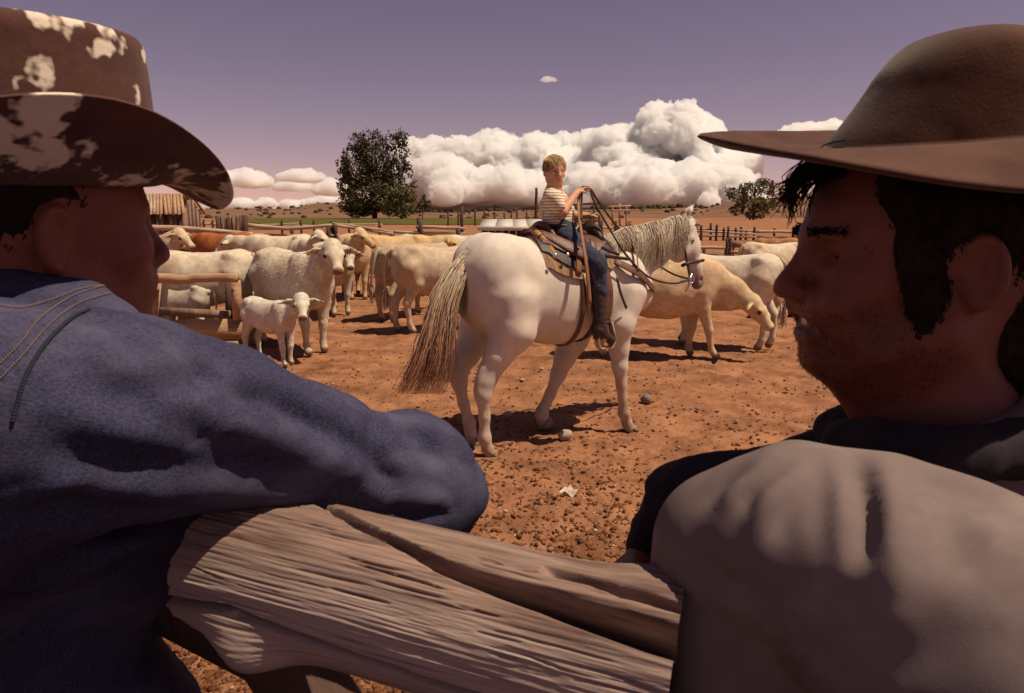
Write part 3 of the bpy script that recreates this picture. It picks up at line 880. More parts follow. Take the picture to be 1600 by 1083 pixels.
# girths
patch('cinch', (.27, .34, lambda u: (math.pi * .33, math.pi * 1.67)), .008, .012, mat_dleather, saddle, nx=6, nt_=40)
patch('cinch', (.125, .165, lambda u: (math.pi * .30, math.pi * 1.70)), .010, .010, mat_leather, saddle, nx=6, nt_=40)
for xx, mm in ((.30, mat_leather), (.145, mat_tan)):
    g = Geo(); pts = np.stack([barrel(xx - .05 * q, -(.55 + .62 * q), .075 - .045 * q) for q in np.linspace(0, 1, 8)]); g.tube(pts, .024, 8, flat=((0, -1, .4), .2)); g.build('latigo', mm, saddle)
g = Geo(); pts = spline([barrel(.15, -1.15, .03), barrel(.17, -1.5, .035), barrel(.2, -1.9, .03)], 8); g.tube(pts, .016, 6, flat=((0, -1, 0), .25)); g.build('strap', mat_rawhide, saddle)
# breast collar with ring
for s in (-1, 1):
    g = Geo()
    pts = spline([(.47, s * .255, 1.34), (.66, s * .30, 1.24), (.82, s * .265, 1.14), (.96, s * .14, 1.09), (.985, 0, 1.08)], 16)
    g.tube(pts, .030, 8, flat=((.5, s, .2), .18)); g.build('breast_collar', mat_leather, saddle)
    g = Geo(); pts = spline([(.66, s * .30, 1.26), (.70, s * .22, 1.40), (.74, s * .05, 1.52)], 10); g.tube(pts, .014, 6, flat=((.5, s, .2), .25)); g.build('breast_strap', mat_tan, saddle)
for px, py in ((868, 399), (907, 381), (887, 398)):
    g = Geo(); g.ball(LP(px, py, -.335 if py > 385 else -.30), (.016, .010, .016), 10, 6); g.build('concho', mat_metal, saddle)
for i, (a, b) in enumerate([((964, 432), (979, 482)), ((940, 386), (968, 398)), ((945, 400), (985, 405))]):
    g = Geo(); g.tube(spline([LP(*a, -.31), LP((a[0] + b[0]) / 2 - 2, (a[1] + b[1]) / 2, -.32), LP(*b, -.325)], 7), .012, 6, flat=((0, -1, 0), .3)); g.build('saddle_string', mat_dleather, saddle)
# rolled slicker tied behind the cantle
roll = thing('saddle_roll', 'small rolled tan cloth tied behind the seat of the saddle', 'bedroll', HO, HA)
g = Geo(); pts = np.array([(-.085 + .02 * math.sin(q * 5), q * .27, 1.565 - .25 * abs(q * .9) ** 2.0) for q in np.linspace(-1, 1, 17)])
g.tube(pts, .026 * np.interp(np.linspace(-1, 1, 17), [-1, -.9, .9, 1], [.7, 1, 1, .7]), 12, wob=.12)
g.build('cloth', material('tan slicker', (0.50, 0.25, 0.09), (0.30, 0.13, 0.05), scale=18, rough=0.8, bump=0.5, bscale=40), roll)
for q in (-.55, .55):
    g = Geo(); c = np.array((-.085 + .02 * math.sin(q * 5), q * .27, 1.565 - .25 * abs(q * .9) ** 2.0)); an = np.linspace(0, 6.28, 14)
    g.tube(np.stack([c[0] + .030 * np.cos(an), np.full(14, c[1]), c[2] + .030 * np.sin(an)], 1), .006, 5); g.build('tie_string', mat_dleather, roll)

# ------------------------------------------------------------------ bridle and reins
bridle = thing('bridle', 'dark leather bridle and long reins on the head of the grey horse', 'bridle', HO, HA)
def strap(name, pts, r, mat, flat=None, parent=bridle, n=16):
    g = Geo(); g.tube(spline(pts, n), r, 6, flat=flat); return g.build(name, mat, parent)
bit = {s: LP(1079, 437, s * .052) for s in (-1, 1)}
for s in (-1, 1):
    strap('cheek_strap', [LP(1066, 345, s * .065), LP(1068, 372, s * .088), LP(1072, 400, s * .078), LP(1077, 428, s * .058), bit[s]], .013, mat_dleather, ((0, s, 0), .3))
    strap('throat_latch', [LP(1065, 346, s * .075), LP(1052, 375, s * .088), LP(1044, 402, s * .06), LP(1041, 408, 0)], .008, mat_dleather)
    g = Geo(); an = np.linspace(0, 6.28, 14); c = bit[s] + np.array([0, s * .008, 0]); g.tube(np.stack([c[0] + .03 * np.cos(an), np.full(14, c[1]), c[2] + .03 * np.sin(an)], 1), .005, 6, caps=False)
    g.tube([c + np.array([0, 0, .05]), c + np.array([-.01, 0, -.03]), c + np.array([-.05, 0, -.10])], [.007, .007, .006], 6); g.build('bit_cheek', mat_metal, bridle)
strap('crown_piece', [LP(1066, 345, -.068), LP(1067, 334, -.03), LP(1067, 333, .03), LP(1066, 345, .068)], .013, mat_dleather)
strap('brow_band', [LP(1067, 355, -.082), LP(1087, 352, -.05), LP(1092, 352, 0), LP(1087, 352, .05), LP(1067, 355, .082)], .011, mat_dleather)
strap('nose_band', [LP(1066, 415, -.05), LP(1076, 411, -.070), LP(1092, 408, -.045), LP(1099, 407, 0), LP(1092, 408, .045), LP(1076, 411, .07), LP(1066, 415, .05)], .015, mat_dleather)
strap('chin_strap', [bit[-1], LP(1066, 440, -.03), LP(1064, 440, 0), LP(1066, 440, .03), bit[1]], .008, mat_dleather)
HAND = LP(907, 297, -.06)
strap('rein', [bit[-1], LP(1050, 443, -.16), LP(1012, 432, -.24), LP(978, 398, -.25), LP(955, 362, -.20), LP(930, 318, -.09), LP(921, 296, -.05), LP(911, 293, -.06)], .0085, mat_dleather, n=40)
strap('rein', [bit[1], LP(1045, 425, .16), LP(1000, 392, .22), LP(965, 355, .14), LP(935, 315, .0), LP(922, 295, -.03), LP(910, 292, -.05)], .0085, mat_dleather, n=40)
strap('romal', [LP(905, 302, -.06), LP(904, 320, -.09), LP(906, 345, -.20), LP(912, 385, -.37), LP(918, 430, -.43), LP(922, 475, -.44)], .016, mat_tan, ((0, -1, 0), .35), n=30)
strap('romal', [LP(909, 302, -.05), LP(909, 322, -.09), LP(908, 343, -.20)], .008, mat_dleather)

# ================================================================== CATTLE
mat_cow = material('cream cattle coat', (.88, .88, .88), (0.70, 0.65, 0.58), scale=14, rough=0.85, bump=0.4, bscale=85, vcol=True, spec=0.15, c3=(0.60, 0.48, 0.36), s3=3.0, t3=(0.50, 0.75), dist=0.02)
CST = [(-.80, 1.16, .98, .06), (-.765, 1.22, .82, .14), (-.70, 1.27, .70, .225), (-.58, 1.305, .63, .275), (-.4, 1.285, .60, .29), (-.15, 1.25, .55, .345), (.1, 1.245, .54, .355), (.32, 1.275, .57, .31), (.5, 1.285, .60, .25),
       (.66, 1.23, .66, .19), (.77, 1.13, .74, .12), (.82, 1.05, .82, .05)]
cow_coat = {}
def cow_mesh(head='up', yaw=0.0, step=0.0, calf=False, h=0.022, base=(.80, .68, .53), turn=0.0, hairy=1.0, pitch=0.0, fstep=None):
    F = Field((-1.1, -.75, -.03), (1.75, .75, 1.75), h)
    st = np.array(CST)
    st[:, 2] -= .055 * np.sin(np.clip((st[:, 0] + .8) / 1.6, 0, 1) * math.pi); st[:, 3] *= 1.05
    if calf:
        st[:, 2] += .10 * np.clip((st[:, 1] - st[:, 2]) / .6, 0, 1); st[:, 3] *= .74; st[:, 0] *= .93
    F.loft(st, .06, 2.1)
    th = .8 if calf else 1.0
    for s in (-1, 1):
        F.ell((-.50, s * .205 * th, 1.215), (.075, .05, .045), None, .05); F.ell((-.755, s * .10 * th, 1.13), (.05, .04, .05), None, .04); F.cap((.42, s * .16 * th, 1.20), (.56, s * .17 * th, .86), .06, .07, .05)
        F.ell((-.55, s * .12 * th, 1.00), (.20, .14 * th, .24), None, .08)
        F.ell((.50, s * .14 * th, 1.0), (.15, .09, .24), None, .08)
        o = step * s
        F.chain([(-.54, s * .16 * th, .95), (-.48 + o * .3, s * .19 * th, .74), (-.66 + o * .6, s * .16 * th, .46), (-.645 + o * .9, s * .15 * th, .14), (-.60 + o, s * .15 * th, .035)], [.185 * th, .115 * th, .058, .040, .053], .035)
        fo = (-step * s * .9) if fstep is None else fstep * (1 if s < 0 else -.5)
        F.chain([(.48, s * .14 * th, .86), (.47 + fo * .25, s * .155 * th, .66), (.49 + fo * .6, s * .14 * th, .37), (.48 + fo * .85, s * .135 * th, .12), (.52 + fo, s * .135 * th, .035)], [.145 * th, .092 * th, .054, .040, .052], .035)
    D0 = {'up': (1.02, 0, 1.33), 'level': (1.08, 0, 1.15), 'down': (1.12, 0, .72)}[head]
    Dp = {'up': (.78, -.62), 'level': (.80, -.60), 'down': (.62, -.78)}[head]
    if pitch: c, s_ = math.cos(pitch), math.sin(pitch); Dp = (Dp[0] * c - Dp[1] * s_, Dp[0] * s_ + Dp[1] * c)
    ct, stt = math.cos(turn), math.sin(turn)
    base_n = np.array([.60, 0, 1.05]); rel = np.array(D0) - base_n
    pol = base_n + np.array([rel[0] * ct, rel[0] * stt, rel[2]])
    a = turn + yaw
    d = np.array([Dp[0] * math.cos(a), Dp[0] * math.sin(a), Dp[1]]); lat = np.array([-math.sin(a), math.cos(a), 0]); upv = np.cross(d, lat)
    hs = 1.22 if calf else 1.0
    mid = (base_n + pol) / 2 + np.array([0, 0, -.03])
    F.chain([base_n + np.array([-.02, 0, -.06]), mid, pol - d * .02], [.25 * th, .185 * th, .115 * hs * th], .06, ((-stt, ct, 0), .70))
    if not calf: F.chain([(.74, 0, .80), mid + np.array([0, 0, -.16])], [.075, .06], .07)
    F.cap(pol + d * .01, pol + d * .15 * hs, .128 * hs, .104 * hs, .03, (lat, .98))
    F.cap(pol + d * .15 * hs, pol + d * .34 * hs, .094 * hs, .064 * hs, .03, (lat, .92))
    F.ell(pol + d * .38 * hs, np.array([.050, .076, .060]) * hs, np.stack([d, lat, upv], 1), .025)
    F.ell(pol - d * .02 + upv * .05, np.array([.05, .07, .05]) * hs, np.stack([d, lat, upv], 1), .03)
    for s in (-1, 1):
        F.ell(pol + d * .42 * hs + lat * s * .035 * hs + upv * .012, np.array([.018, .012, .014]) * hs, np.stack([d, lat, upv], 1), .010, cut=True)
    F.cap(pol + d * .40 * hs - upv * .035 + lat * .05, pol + d * .40 * hs - upv * .035 - lat * .05, .006, .006, .008, cut=True)
    for s in (-1, 1):
        F.ell(pol + d * .13 * hs + lat * s * .090 * hs + upv * .035, np.array([.040, .034, .034]) * hs, None, .02)
        e0 = pol + lat * s * .09 * hs - upv * .02; e1 = e0 + lat * s * .10 * hs - np.array([0, 0, .01]); e2 = e0 + lat * s * .25 * hs - np.array([0, 0, .035])
        F.chain([e0, e1, e2], [.028 * hs, .062 * hs, .018], .015, (d, .42))
        F.ell(e1 + d * .030 * hs, np.array([.045, .045, .025]) * hs, None, .012, cut=True)
    V, Q = F.polygonize(1)
    n = normals(V, Q)
    V = V + n * (hairy * (.008 * fbm(V * 5, 3, 2) + .0015 * fbm(V * 19, 2, 5)))[:, None]
    col = np.ones((len(V), 3)) * np.array(base)
    k = (.55 * np.clip(fbm(V * 4.5 + base[1] * 30, 3, 8), 0, 1))[:, None]; col = col * (1 - k) + np.array(base) * np.array([.82, .70, .56]) * k
    dm = np.linalg.norm(V - (pol + d * .43 * hs), axis=1); k = np.clip((.085 * hs - dm) / .03, 0, 1)[:, None]; col = col * (1 - k) + np.array([.30, .17, .14]) * k
    k = np.clip((.07 - V[:, 2]) / .02, 0, 1)[:, None]; col = col * (1 - k) + np.array([.20, .12, .08]) * k
    k = (np.clip((.55 - V[:, 2]) / .5, 0, 1) * .30)[:, None]; col = col * (1 - k) + np.array([.45, .26, .14]) * k
    for s in (-1, 1):
        e1 = pol + lat * s * .20 * hs - np.array([0, 0, .02]) + d * .035; k = np.clip((.05 - np.linalg.norm(V - e1, axis=1)) / .03, 0, .7)[:, None]; col = col * (1 - k) + np.array([.42, .24, .18]) * k
    me = mesh_np('cow', V, Q, col=col)
    rg = np.random.RandomState(int(base[1] * 1000) + len(V) % 97)
    pk = rg.choice(len(V), 5200); p = V[pk]; nn = n[pk]
    keep = (p[:, 2] > .30) & (np.linalg.norm(p - (pol + d * .3), axis=1) > .22); p, nn, pk = p[keep], nn[keep], pk[keep]
    fl_ = np.stack([-.7 + 0 * pk, .15 * np.sign(p[:, 1]), -.9 + .6 * vnoise(p * 9, 4)], 1) + rg.normal(0, .45, (len(pk), 3))
    fl_ -= nn * (fl_ * nn).sum(1)[:, None]; fl_ /= np.linalg.norm(fl_, axis=1)[:, None] + 1e-6
    wd = np.cross(fl_, nn); L_ = rg.uniform(.016, .042, len(pk))[:, None] * hairy; w_ = rg.uniform(.004, .009, len(pk))[:, None]
    a0 = p - nn * .002; VV = np.stack([a0 - wd * w_, a0 + wd * w_, p + fl_ * L_ * .6 + nn * .0040 + wd * w_ * .6, p + fl_ * L_ + nn * .0085], 1).reshape(-1, 3)
    cc_ = np.repeat((col[pk] * rg.uniform(.80, 1.16, (len(pk), 1))).clip(0, .95), 4, 0)
    cow_coat[me.name] = mesh_np('coat_tufts', VV, np.arange(len(VV)).reshape(-1, 4), smooth=False, col=cc_)
    me['eyes'] = [float(x) for s in (-1, 1) for x in (pol + d * .15 * hs + lat * s * .112 * hs + upv * .020)]
    return me
mat_switch = material('tail hair', (0.60, 0.47, 0.33), (0.40, 0.28, 0.18), scale=20, rough=0.8)
def place_cow(me, px, py, head_deg, scale, label, swing=0.0, ref=(.5, 0), cat='cow', name='cow', group='cattle crowded in the corral', sink=0.0, eyes=True, tail=True, base=None):
    o = obj(name, me, mat_cow)
    a = rad(head_deg); g = G(px, py)
    r = np.array([ref[0] * math.cos(a) - ref[1] * math.sin(a), ref[0] * math.sin(a) + ref[1] * math.cos(a)]) * scale
    o.location = (g[0] - r[0], g[1] - r[1], -sink); o.rotation_euler = (0, 0, a); o.scale = (scale,) * 3
    tag(o, label, cat, group)
    if me in (mA, mK): obj('coat_tufts', cow_coat[me.name], mat_cow, o)
    if tail:
        t = Geo(); pts = spline([(-.74, 0, 1.23), (-.83, swing * .2, 1.12), (-.86, swing * .6, .85), (-.83, swing, .58)], 12)
        t.tube(pts, np.linspace(.036, .016, 12), 7)
        for i in range(14):
            e = pts[-1] + np.random.normal(0, .012, 3); t.tube(spline([e + np.array([0, 0, .06]), e + np.array([np.random.normal(0, .02), np.random.normal(0, .02), -.10]), e + np.array([np.random.normal(0, .03), np.random.normal(0, .03), -.26])], 5), [.009, .012, .011, .008, .002], 4)
        t.build('tail', mat_switch, o)
    if eyes:
        e = list(me['eyes'])
        for i in (0, 3):
            g2 = Geo(); g2.ball(e[i:i + 3], .026, 8, 6); g2.build('eye', mat_eye, o)
    return o
CREAM, TAN, RED, GOLD = (.80, .69, .55), (.76, .56, .36), (.42, .135, .045), (.74, .54, .32)
mA = cow_mesh('up', -.35, .05, base=CREAM)
mB = cow_mesh('level', 0, -.06, base=CREAM)
mC = cow_mesh('down', .15, .08, base=CREAM)
mT = cow_mesh('down', -.1, .10, base=TAN, turn=-.15, fstep=.20)
mR = cow_mesh('level', .2, .0, base=RED)
mG = cow_mesh('up', .9, .0, base=GOLD)
mF = cow_mesh('up', .9, .04, base=CREAM)
mH = cow_mesh('level', .2, .04, base=(.62, .47, .33))
mK = cow_mesh('up', -.62, .05, calf=True, base=(.86, .80, .70), hairy=.8, h=.020)
place_cow(mA, 494, 552, -46, .97, 'shaggy cream cow standing right behind the white calf, its whole flank in view', .06)
place_cow(mK, 450, 571, -36, .575, 'small white calf standing in front of the shaggy cream cow', .0, cat='calf', name='calf')
place_cow(mC, 322, 532, 178, .95, 'cream cow behind the wooden trough with head lowered, rump at its right post', -.12, ref=(0, 0))
mA2 = cow_mesh('up', -.2, 0, base=(.74, .60, .44))
mK2 = cow_mesh('down', .1, .06, calf=True, base=(.80, .72, .60), hairy=.8)
place_cow(mK2, 318, 537, 172, .62, 'white calf seen through the open frame of the wooden trough', 0, ref=(-.5, 0), cat='calf', name='calf')
place_cow(mA2, 258, 476, -10, 1.0, 'pale cow with a spotted face looking right beside the nose of the man in denim', ref=(.6, 0))
place_cow(mR, 355, 455, 160, 1.02, 'red-brown cow whose long back shows above the pale cows, the only red one', ref=(0, 0))
place_cow(mF, 492, 470, -60, .97, 'white-faced cow looking straight out with dark ears, behind the shaggy cream cow', ref=(.5, 0))
place_cow(mB, 440, 462, 172, 1.0, 'cream cow seen only as a long low back behind the shaggy cream cow', ref=(0, 0))
mF2 = cow_mesh('level', -.1, .03, base=(.78, .66, .52))
place_cow(mF2, 533, 492, -62, .93, 'cream cow with lowered face, right of the head of the shaggy cream cow', ref=(.5, 0))
place_cow(mG, 560, 468, -70, 1.0, 'golden cow facing out with ears spread, in the middle of the herd', ref=(.5, 0))
mG2 = cow_mesh('level', 0, 0, base=(.76, .55, .30))
place_cow(mG2, 622, 462, 8, 1.0, 'golden tan cow seen as a back line under the far rails', ref=(0, 0))
place_cow(mB, 678, 458, 5, .99, 'white cow seen as a pale back beside the tail of the grey horse', ref=(0, 0))
place_cow(mH, 606, 502, 62, .95, 'dun cow seen from the rear, left of two beside the tail of the grey horse', .15, ref=(-.6, 0))
mH2 = cow_mesh('level', 0, -.08, base=(.70, .56, .42))
place_cow(mH2, 634, 519, 22, .98, 'dun cow seen from the rear quarter, half behind the tail of the grey horse', .22, ref=(-.6, 0))
place_cow(mT, 1092, 558, -8, .93, 'tan cow walking with its head to the ground under the chin of the grey horse', ref=(.52, 0))
mJ = cow_mesh('down', 0, .05, base=(.82, .71, .58))
place_cow(mJ, 1192, 545, 152, .93, 'white cow with its rump beside the face of the man in the brown hat', .05, ref=(-.6, 0))
mJ2 = cow_mesh('level', .3, 0, base=(.80, .68, .52))
place_cow(mJ2, 1205, 470, 12, .90, 'white cow in the back row, a pale back above the rump of the right-hand cow', ref=(0, 0))
mR2 = cow_mesh('level', 0, 0, base=(.50, .24, .12))
place_cow(mR2, 1262, 462, 172, .95, 'brown and white cow partly behind the nose of the man in the brown hat', ref=(0, 0))
# a calf lying down at the far right
F = Field((-.75, -.45, -.03), (.9, .5, .9), .02)
F.chain([(-.4, 0, .2), (0, 0, .24), (.3, 0, .24)], [.19, .22, .2], .08)
F.chain([(.3, 0, .3), (.5, .05, .46)], [.13, .09], .05); F.cap((.5, .05, .48), (.68, .1, .38), .085, .05, .03)
for s in (-1, 1):
    F.chain([(-.3, s * .15, .15), (-.1, s * .25, .08), (-.35, s * .27, .05)], [.12, .06, .035], .04); F.chain([(.3, s * .14, .14), (.5, s * .18, .07), (.3, s * .22, .045)], [.09, .05, .035], .04)
    F.cap((.48, .05 + s * .07, .5), (.44, .05 + s * .19, .49), .035, .02, .02)
V, Q = F.polygonize(1)
o = obj('calf', mesh_np('calf', V, Q, col=np.ones((len(V), 3)) * np.array([.55, .36, .24])), mat_cow)
gg = G(1236, 492); o.location = gg; o.rotation_euler = (0, 0, rad(200))
tag(o, 'brown calf lying on the ground beside the lips of the man in the brown hat', 'calf', 'cattle crowded in the corral')
# ================================================================== PEOPLE
def basis(f, up=(0, 0, 1)):
    f = np.array(f, float); f /= np.linalg.norm(f)
    l = np.cross(np.array(up, float), f); l /= np.linalg.norm(l)
    return np.stack([f, l, np.cross(f, l)], 1)
def frame(origin, f, scale=1.0, up=(0, 0, 1)):
    M = np.eye(4); M[:3, :3] = basis(f, up) * scale; M[:3, 3] = origin; return M
def at(M, p): return M[:3, :3] @ np.array(p, float) + M[:3, 3]

def head(F, M, nose=1.0, smile=0.0, child=False):
    """x forward, y to the person's left, z up; eyes at z = 0"""
    F.frame(M)
    F.ell((-.014, 0, .036), (.098, .076, .086), None, .03)
    F.ell((.022, 0, -.012), (.070, .064, .098), None, .04)
    F.ell((-.05, 0, -.02), (.055, .060, .06), None, .05)
    F.cap((-.005, -.052, -.070), (.060, -.020, -.104), .022, .018, .03)
    F.cap((-.005, .052, -.070), (.060, .020, -.104), .022, .018, .03)
    F.ell((.040, 0, -.078), (.045, .044, .040), None, .03)
    F.ell((.075, 0, -.103), (.020, .024, .016), None, .014)
    for s in (-1, 1):
        F.ell((.058, s * .043, -.026), (.024, .020, .019), None, .025)
        F.cap((.0905, s * .008, .0185), (.074, s * .043, .0180), .009, .008, .010)
        F.ell((.094, s * .031, .001), (.0225, .018, .012), None, .009, cut=True)
        F.ell((.101, s * .0135, -.038), (.012, .0075, .008), None, .006)
        F.ell((.1085, s * .0085, -.0475), (.006, .0038, .0034), None, .002, cut=True)
        F.cap((.0775, s * .019, .0060), (.0735, s * .046, .0034), .0052 + .0012 * smile, .0042 + .0008 * smile, .002)
        F.cap((.0800, s * .019, .0125), (.0740, s * .046, .0100), .0050, .0040, .003)      # upper lid
        F.cap((.0765, s * .020, -.0070), (.0735, s * .044, -.0052), .0045, .0036, .002)     # lower lid
        if smile: F.cap((.083, s * .030, -.046), (.072, s * .041, -.072), .007, .007, .02)
    F.cap((.086, 0, .012), (.106 + .008 * nose, 0, -.024), .0085, .0105, .014)
    F.ell((.108 + .012 * nose, 0, -.0335), (.013, .0115, .010), None, .010)
    F.ell((.078, 0, -.062), (.020, .032, .026), None, .02)
    F.cap((.0945, -.017, -.0600), (.0945, .017, -.0600), .0062 - .0015 * smile, .0062 - .0015 * smile, .008)
    F.cap((.0920, -.015, -.0760 - .0025 * smile), (.0920, .015, -.0760 - .0025 * smile), .0070 - .0015 * smile, .0070 - .0015 * smile, .008)
    w = .023 + .006 * smile
    F.cap((.104 - .005 * smile, -w * .8, -.0675), (.104 - .005 * smile, w * .8, -.0675), .0022 + .0048 * smile, .0022 + .0048 * smile, .004, cut=True)
    for s in (-1, 1):
        if smile:
            F.cap((.0965, s * w * .7, -.0680), (.080, s * w * 1.22, -.061), .0055, .0030, .004, cut=True)
            F.chain([(.098, s * .022, -.036), (.092, s * .031, -.052), (.080, s * .038, -.070)], [.008, .009, .008], .006)
            for a_, b_ in (((.1010, s * .0215, -.036), (.0915, s * .0315, -.054)), ((.0915, s * .0315, -.054), (.0835, s * .0350, -.078))): F.cap(a_, b_, .0030, .0026, .005, cut=True)
            F.ell((.076, s * .043, -.044), (.020, .018, .018), None, .012)
            F.cap((.1005, s * .0185, -.030), (.0985, s * .0195, -.043), .0016, .0016, .003, cut=True)
            for q_ in (-.004, .003): F.cap((.064, s * .0525, q_), (.050, s * .0605, q_ * 2.5), .0022, .0015, .003, cut=True)
        R = basis((1, s * -.55, 0.0), (-.22, s * .15, 1))
        c = np.array((-.024, s * .079, -.014))
        F.ell(c, (.0190, .0085, .0320), R, .006)
        er = [c + R @ np.array((.0165 * math.cos(q_), s * .0065, .0290 * math.sin(q_))) for q_ in np.linspace(rad(40 if s > 0 else 40), rad(255), 9)]
        F.chain(er, [.0042] * 9, .003)
        F.ell(c + np.array((.003, s * .010, .003)), (.0105, .0075, .0190), R, .004, cut=True)
        F.ell(c + np.array((.001, s * .001, -.024)), (.009, .006, .010), R, .006)
        F.cap(c + np.array((-.004, s * .006, .012)), c + np.array((-.004, s * .006, -.010)), .0035, .003, .005)
    if not child:
        F.cap((-.022, 0, -.075), (-.052, 0, -.20), .056, .064, .035)
        F.cap((.030, 0, -.135), (.0, 0, -.19), .022, .026, .04)
    else:
        F.cap((-.022, 0, -.06), (-.040, 0, -.17), .031, .034, .03)
    F.frame(None)
def fingers(F, wrist, knuckles, dirs, curl, scale=1.0, thumb=None, palm_n=(0, 0, 1)):
    """palm from wrist to knuckles (index..little), each finger three bones curling along curl"""
    for kx in knuckles: F.cap(wrist, kx, .015 * scale, .0105 * scale, .012 * scale)
    for (kx, d, ln) in zip(knuckles, dirs, (1.0, 1.1, 1.02, .82)):
        p = np.array(kx, float); d = np.array(d, float); d /= np.linalg.norm(d); r = .0095 * scale
        for b, L_ in enumerate((.042, .026, .020)):
            q = p + d * L_ * ln * scale; F.cap(p, q, r, r * .9, .004 * scale); p = q; r *= .9
            d = d + np.array(curl, float) * .65; d /= np.linalg.norm(d)
    if thumb is not None:
        F.chain(thumb, [.015 * scale, .0115 * scale, .010 * scale, .0085 * scale][:len(thumb)], .007 * scale)

mat_skin = material('tanned skin', (0.215, 0.062, 0.040), (0.17, 0.046, 0.031), vcol=True, scale=30, rough=0.55, bump=0.18, bscale=260, sss=0.10, spec=0.35, dist=0.004)
mat_kid = material('child skin', (0.62, 0.32, 0.19), (0.56, 0.27, 0.16), scale=30, rough=0.6, sss=0.08, vcol=True)
mat_darkhair = material('dark hair', (0.016, 0.008, 0.007), (0.026, 0.014, 0.011), scale=60, rough=0.85, spec=0.1, stretch=(1, 1, .15))

def hat(name, M, a, b, crown, brim_w, brim_z, mat, parent, thick=.004, crease=.018, tip=0.0, n=120, band=None):
    ph = np.linspace(0, 2 * math.pi, n, endpoint=False)
    c, s = np.cos(ph), np.sin(ph)
    rows = []
    crown = [tuple(r) if len(r) == 4 else (*r, r[0]) for r in crown]
    def ringpt(sc, z, dx=0.0, scy=None): return np.stack([a * sc * c + dx, b * (sc if scy is None else scy) * s, np.full(n, z)], 1)
    top = []
    cs = spline(crown, 30)
    for (sc, z, dx, scy) in cs[::-1]:
        R = ringpt(sc, z, dx, scy)
        dent = crease * np.exp(-(R[:, 1] / .030) ** 2) * np.clip((z - .05) / .05, 0, 1) * np.clip(1.25 - sc, 0, 1) * 1.3
        R[:, 2] -= dent
        top.append(R)
    rows += top
    inner = np.stack([a * c, b * s, np.zeros(n)], 1)
    out = np.stack([c * b, s * a, 0 * c], 1); out /= np.linalg.norm(out, axis=1)[:, None]
    up, dn = [], []
    for r in np.linspace(0.03, 1, 16):
        q = inner + out * (brim_w(ph) * r)[:, None]; q[:, 2] += brim_z(ph, r)
        up.append(q); 
    for q in up[::-1]:
        d = q.copy(); d[:, 2] -= thick; dn.append(d)
    edge = up[-1] + out * thick * .6; edge[:, 2] -= thick * .5
    rows += up + [edge] + dn
    for (sc, z, dx, scy) in crown[:-1]:
        R = ringpt(sc * .955, z - thick * 1.5, dx, scy * .955); rows.append(R)
    Vh = np.stack(rows, 1)                                               # (n, rows, 3)
    Vh = Vh + (0.0007 * fbm(Vh * 26, 3, 4) + .0009 * fbm(Vh * 9, 2, 6))[..., None]
    Vh = Vh @ M[:3, :3].T + M[:3, 3]
    g = Geo(); g.grid(Vh, closed_u=True)
    g.add(np.concatenate([Vh[:, 0], Vh[:, 0].mean(0)[None]]), t=[(i, (i + 1) % n, n) for i in range(n)])
    return g.build(name, mat, parent)
def wrinkle(V, Q, amps, seed=0):
    n = normals(V, Q)
    d = 0
    for (a, sc) in amps: d = d + a * (fbm(V * np.array(sc), 3, seed))
    return V + n * d[:, None]

def on_cloth(b, px, py, lift=.0015):
    d = Vector(ray(px, py)).normalized()
    h = b.ray_cast(Vector(EYE), d)
    return None if h[0] is None else np.array(h[0] + h[1] * lift * (1 if h[1].dot(d) < 0 else -1))
def folds(V, bvh, lines):
    """creases of cloth: valleys (and their raised lips) along lines lying on the cloth"""
    d = np.zeros(len(V))
    for (line, width, depth, lip) in lines:
        pts = [on_cloth(bvh, *p) for p in spline([(x, y, 0) for x, y in line], 40)[:, :2]]
        ok = [p for p in pts if p is not None]
        if len(ok) < 8: continue
        ok = np.array(ok); near = np.where((np.abs(V - ok.mean(0)) < np.abs(ok - ok.mean(0)).max(0) + .09).all(1))[0]
        D = np.linalg.norm(V[near][:, None] - ok[None], axis=2); i = D.argmin(1); m = D[np.arange(len(near)), i]
        e = np.sin(np.clip(i / (len(ok) - 1), .01, .99) * math.pi) ** .6
        d[near] += e * (-depth * np.exp(-(m / width) ** 2) + lip * np.exp(-((m - width * 2.1) / (width * 1.1)) ** 2))
    return d

# ------------------------------------------------------------------ the man in denim, left
LM = frame(np.array([-.478, .735, 1.652]), (.62, .78, -.02), 1.0)
man1 = thing('person', 'man in a denim jacket and white-splashed dark hat leaning one arm on the log', 'person', (-.55, .62, 0))
inv1 = Vector((.55, -.62, 0))
def world_obj(name, V, Q, mat, parent, col=None):
    V = V - np.array(parent.matrix_basis.translation if parent.parent is None else parent.parent.matrix_basis.translation)
    return obj(name, mesh_np(name, V, Q, col=col), mat, parent)
F = Field((-.86, .34, 1.0), (.08, 1.06, 1.80), .0045)
head(F, LM, .25)
F.chain([at(LM, (-.05, 0, -.20)), (-.60, .58, 1.30), (-.66, .52, 1.08)], [.066, .10, .10], .06)
S1 = [P(40, 655, .60), P(200, 657, .635), P(330, 664, .68), P(480, 702, .74), P(600, 747, .80), P(655, 757, .83), P(600, 790, .93), P(500, 800, .99)]
F.chain(S1, [.07, .06, .052, .045, .042, .042, .036, .03], .03)
V, Q = F.polygonize(1)
world_obj('body', V, Q, mat_skin, man1, np.ones((len(V), 3)))
for s in (-1, 1):
    g = Geo(); g.ball(at(LM, (.0665, s * .031, 0)) - np.array(man1.location), .0125, 12, 8); g.build('eye', mat_eye, man1)
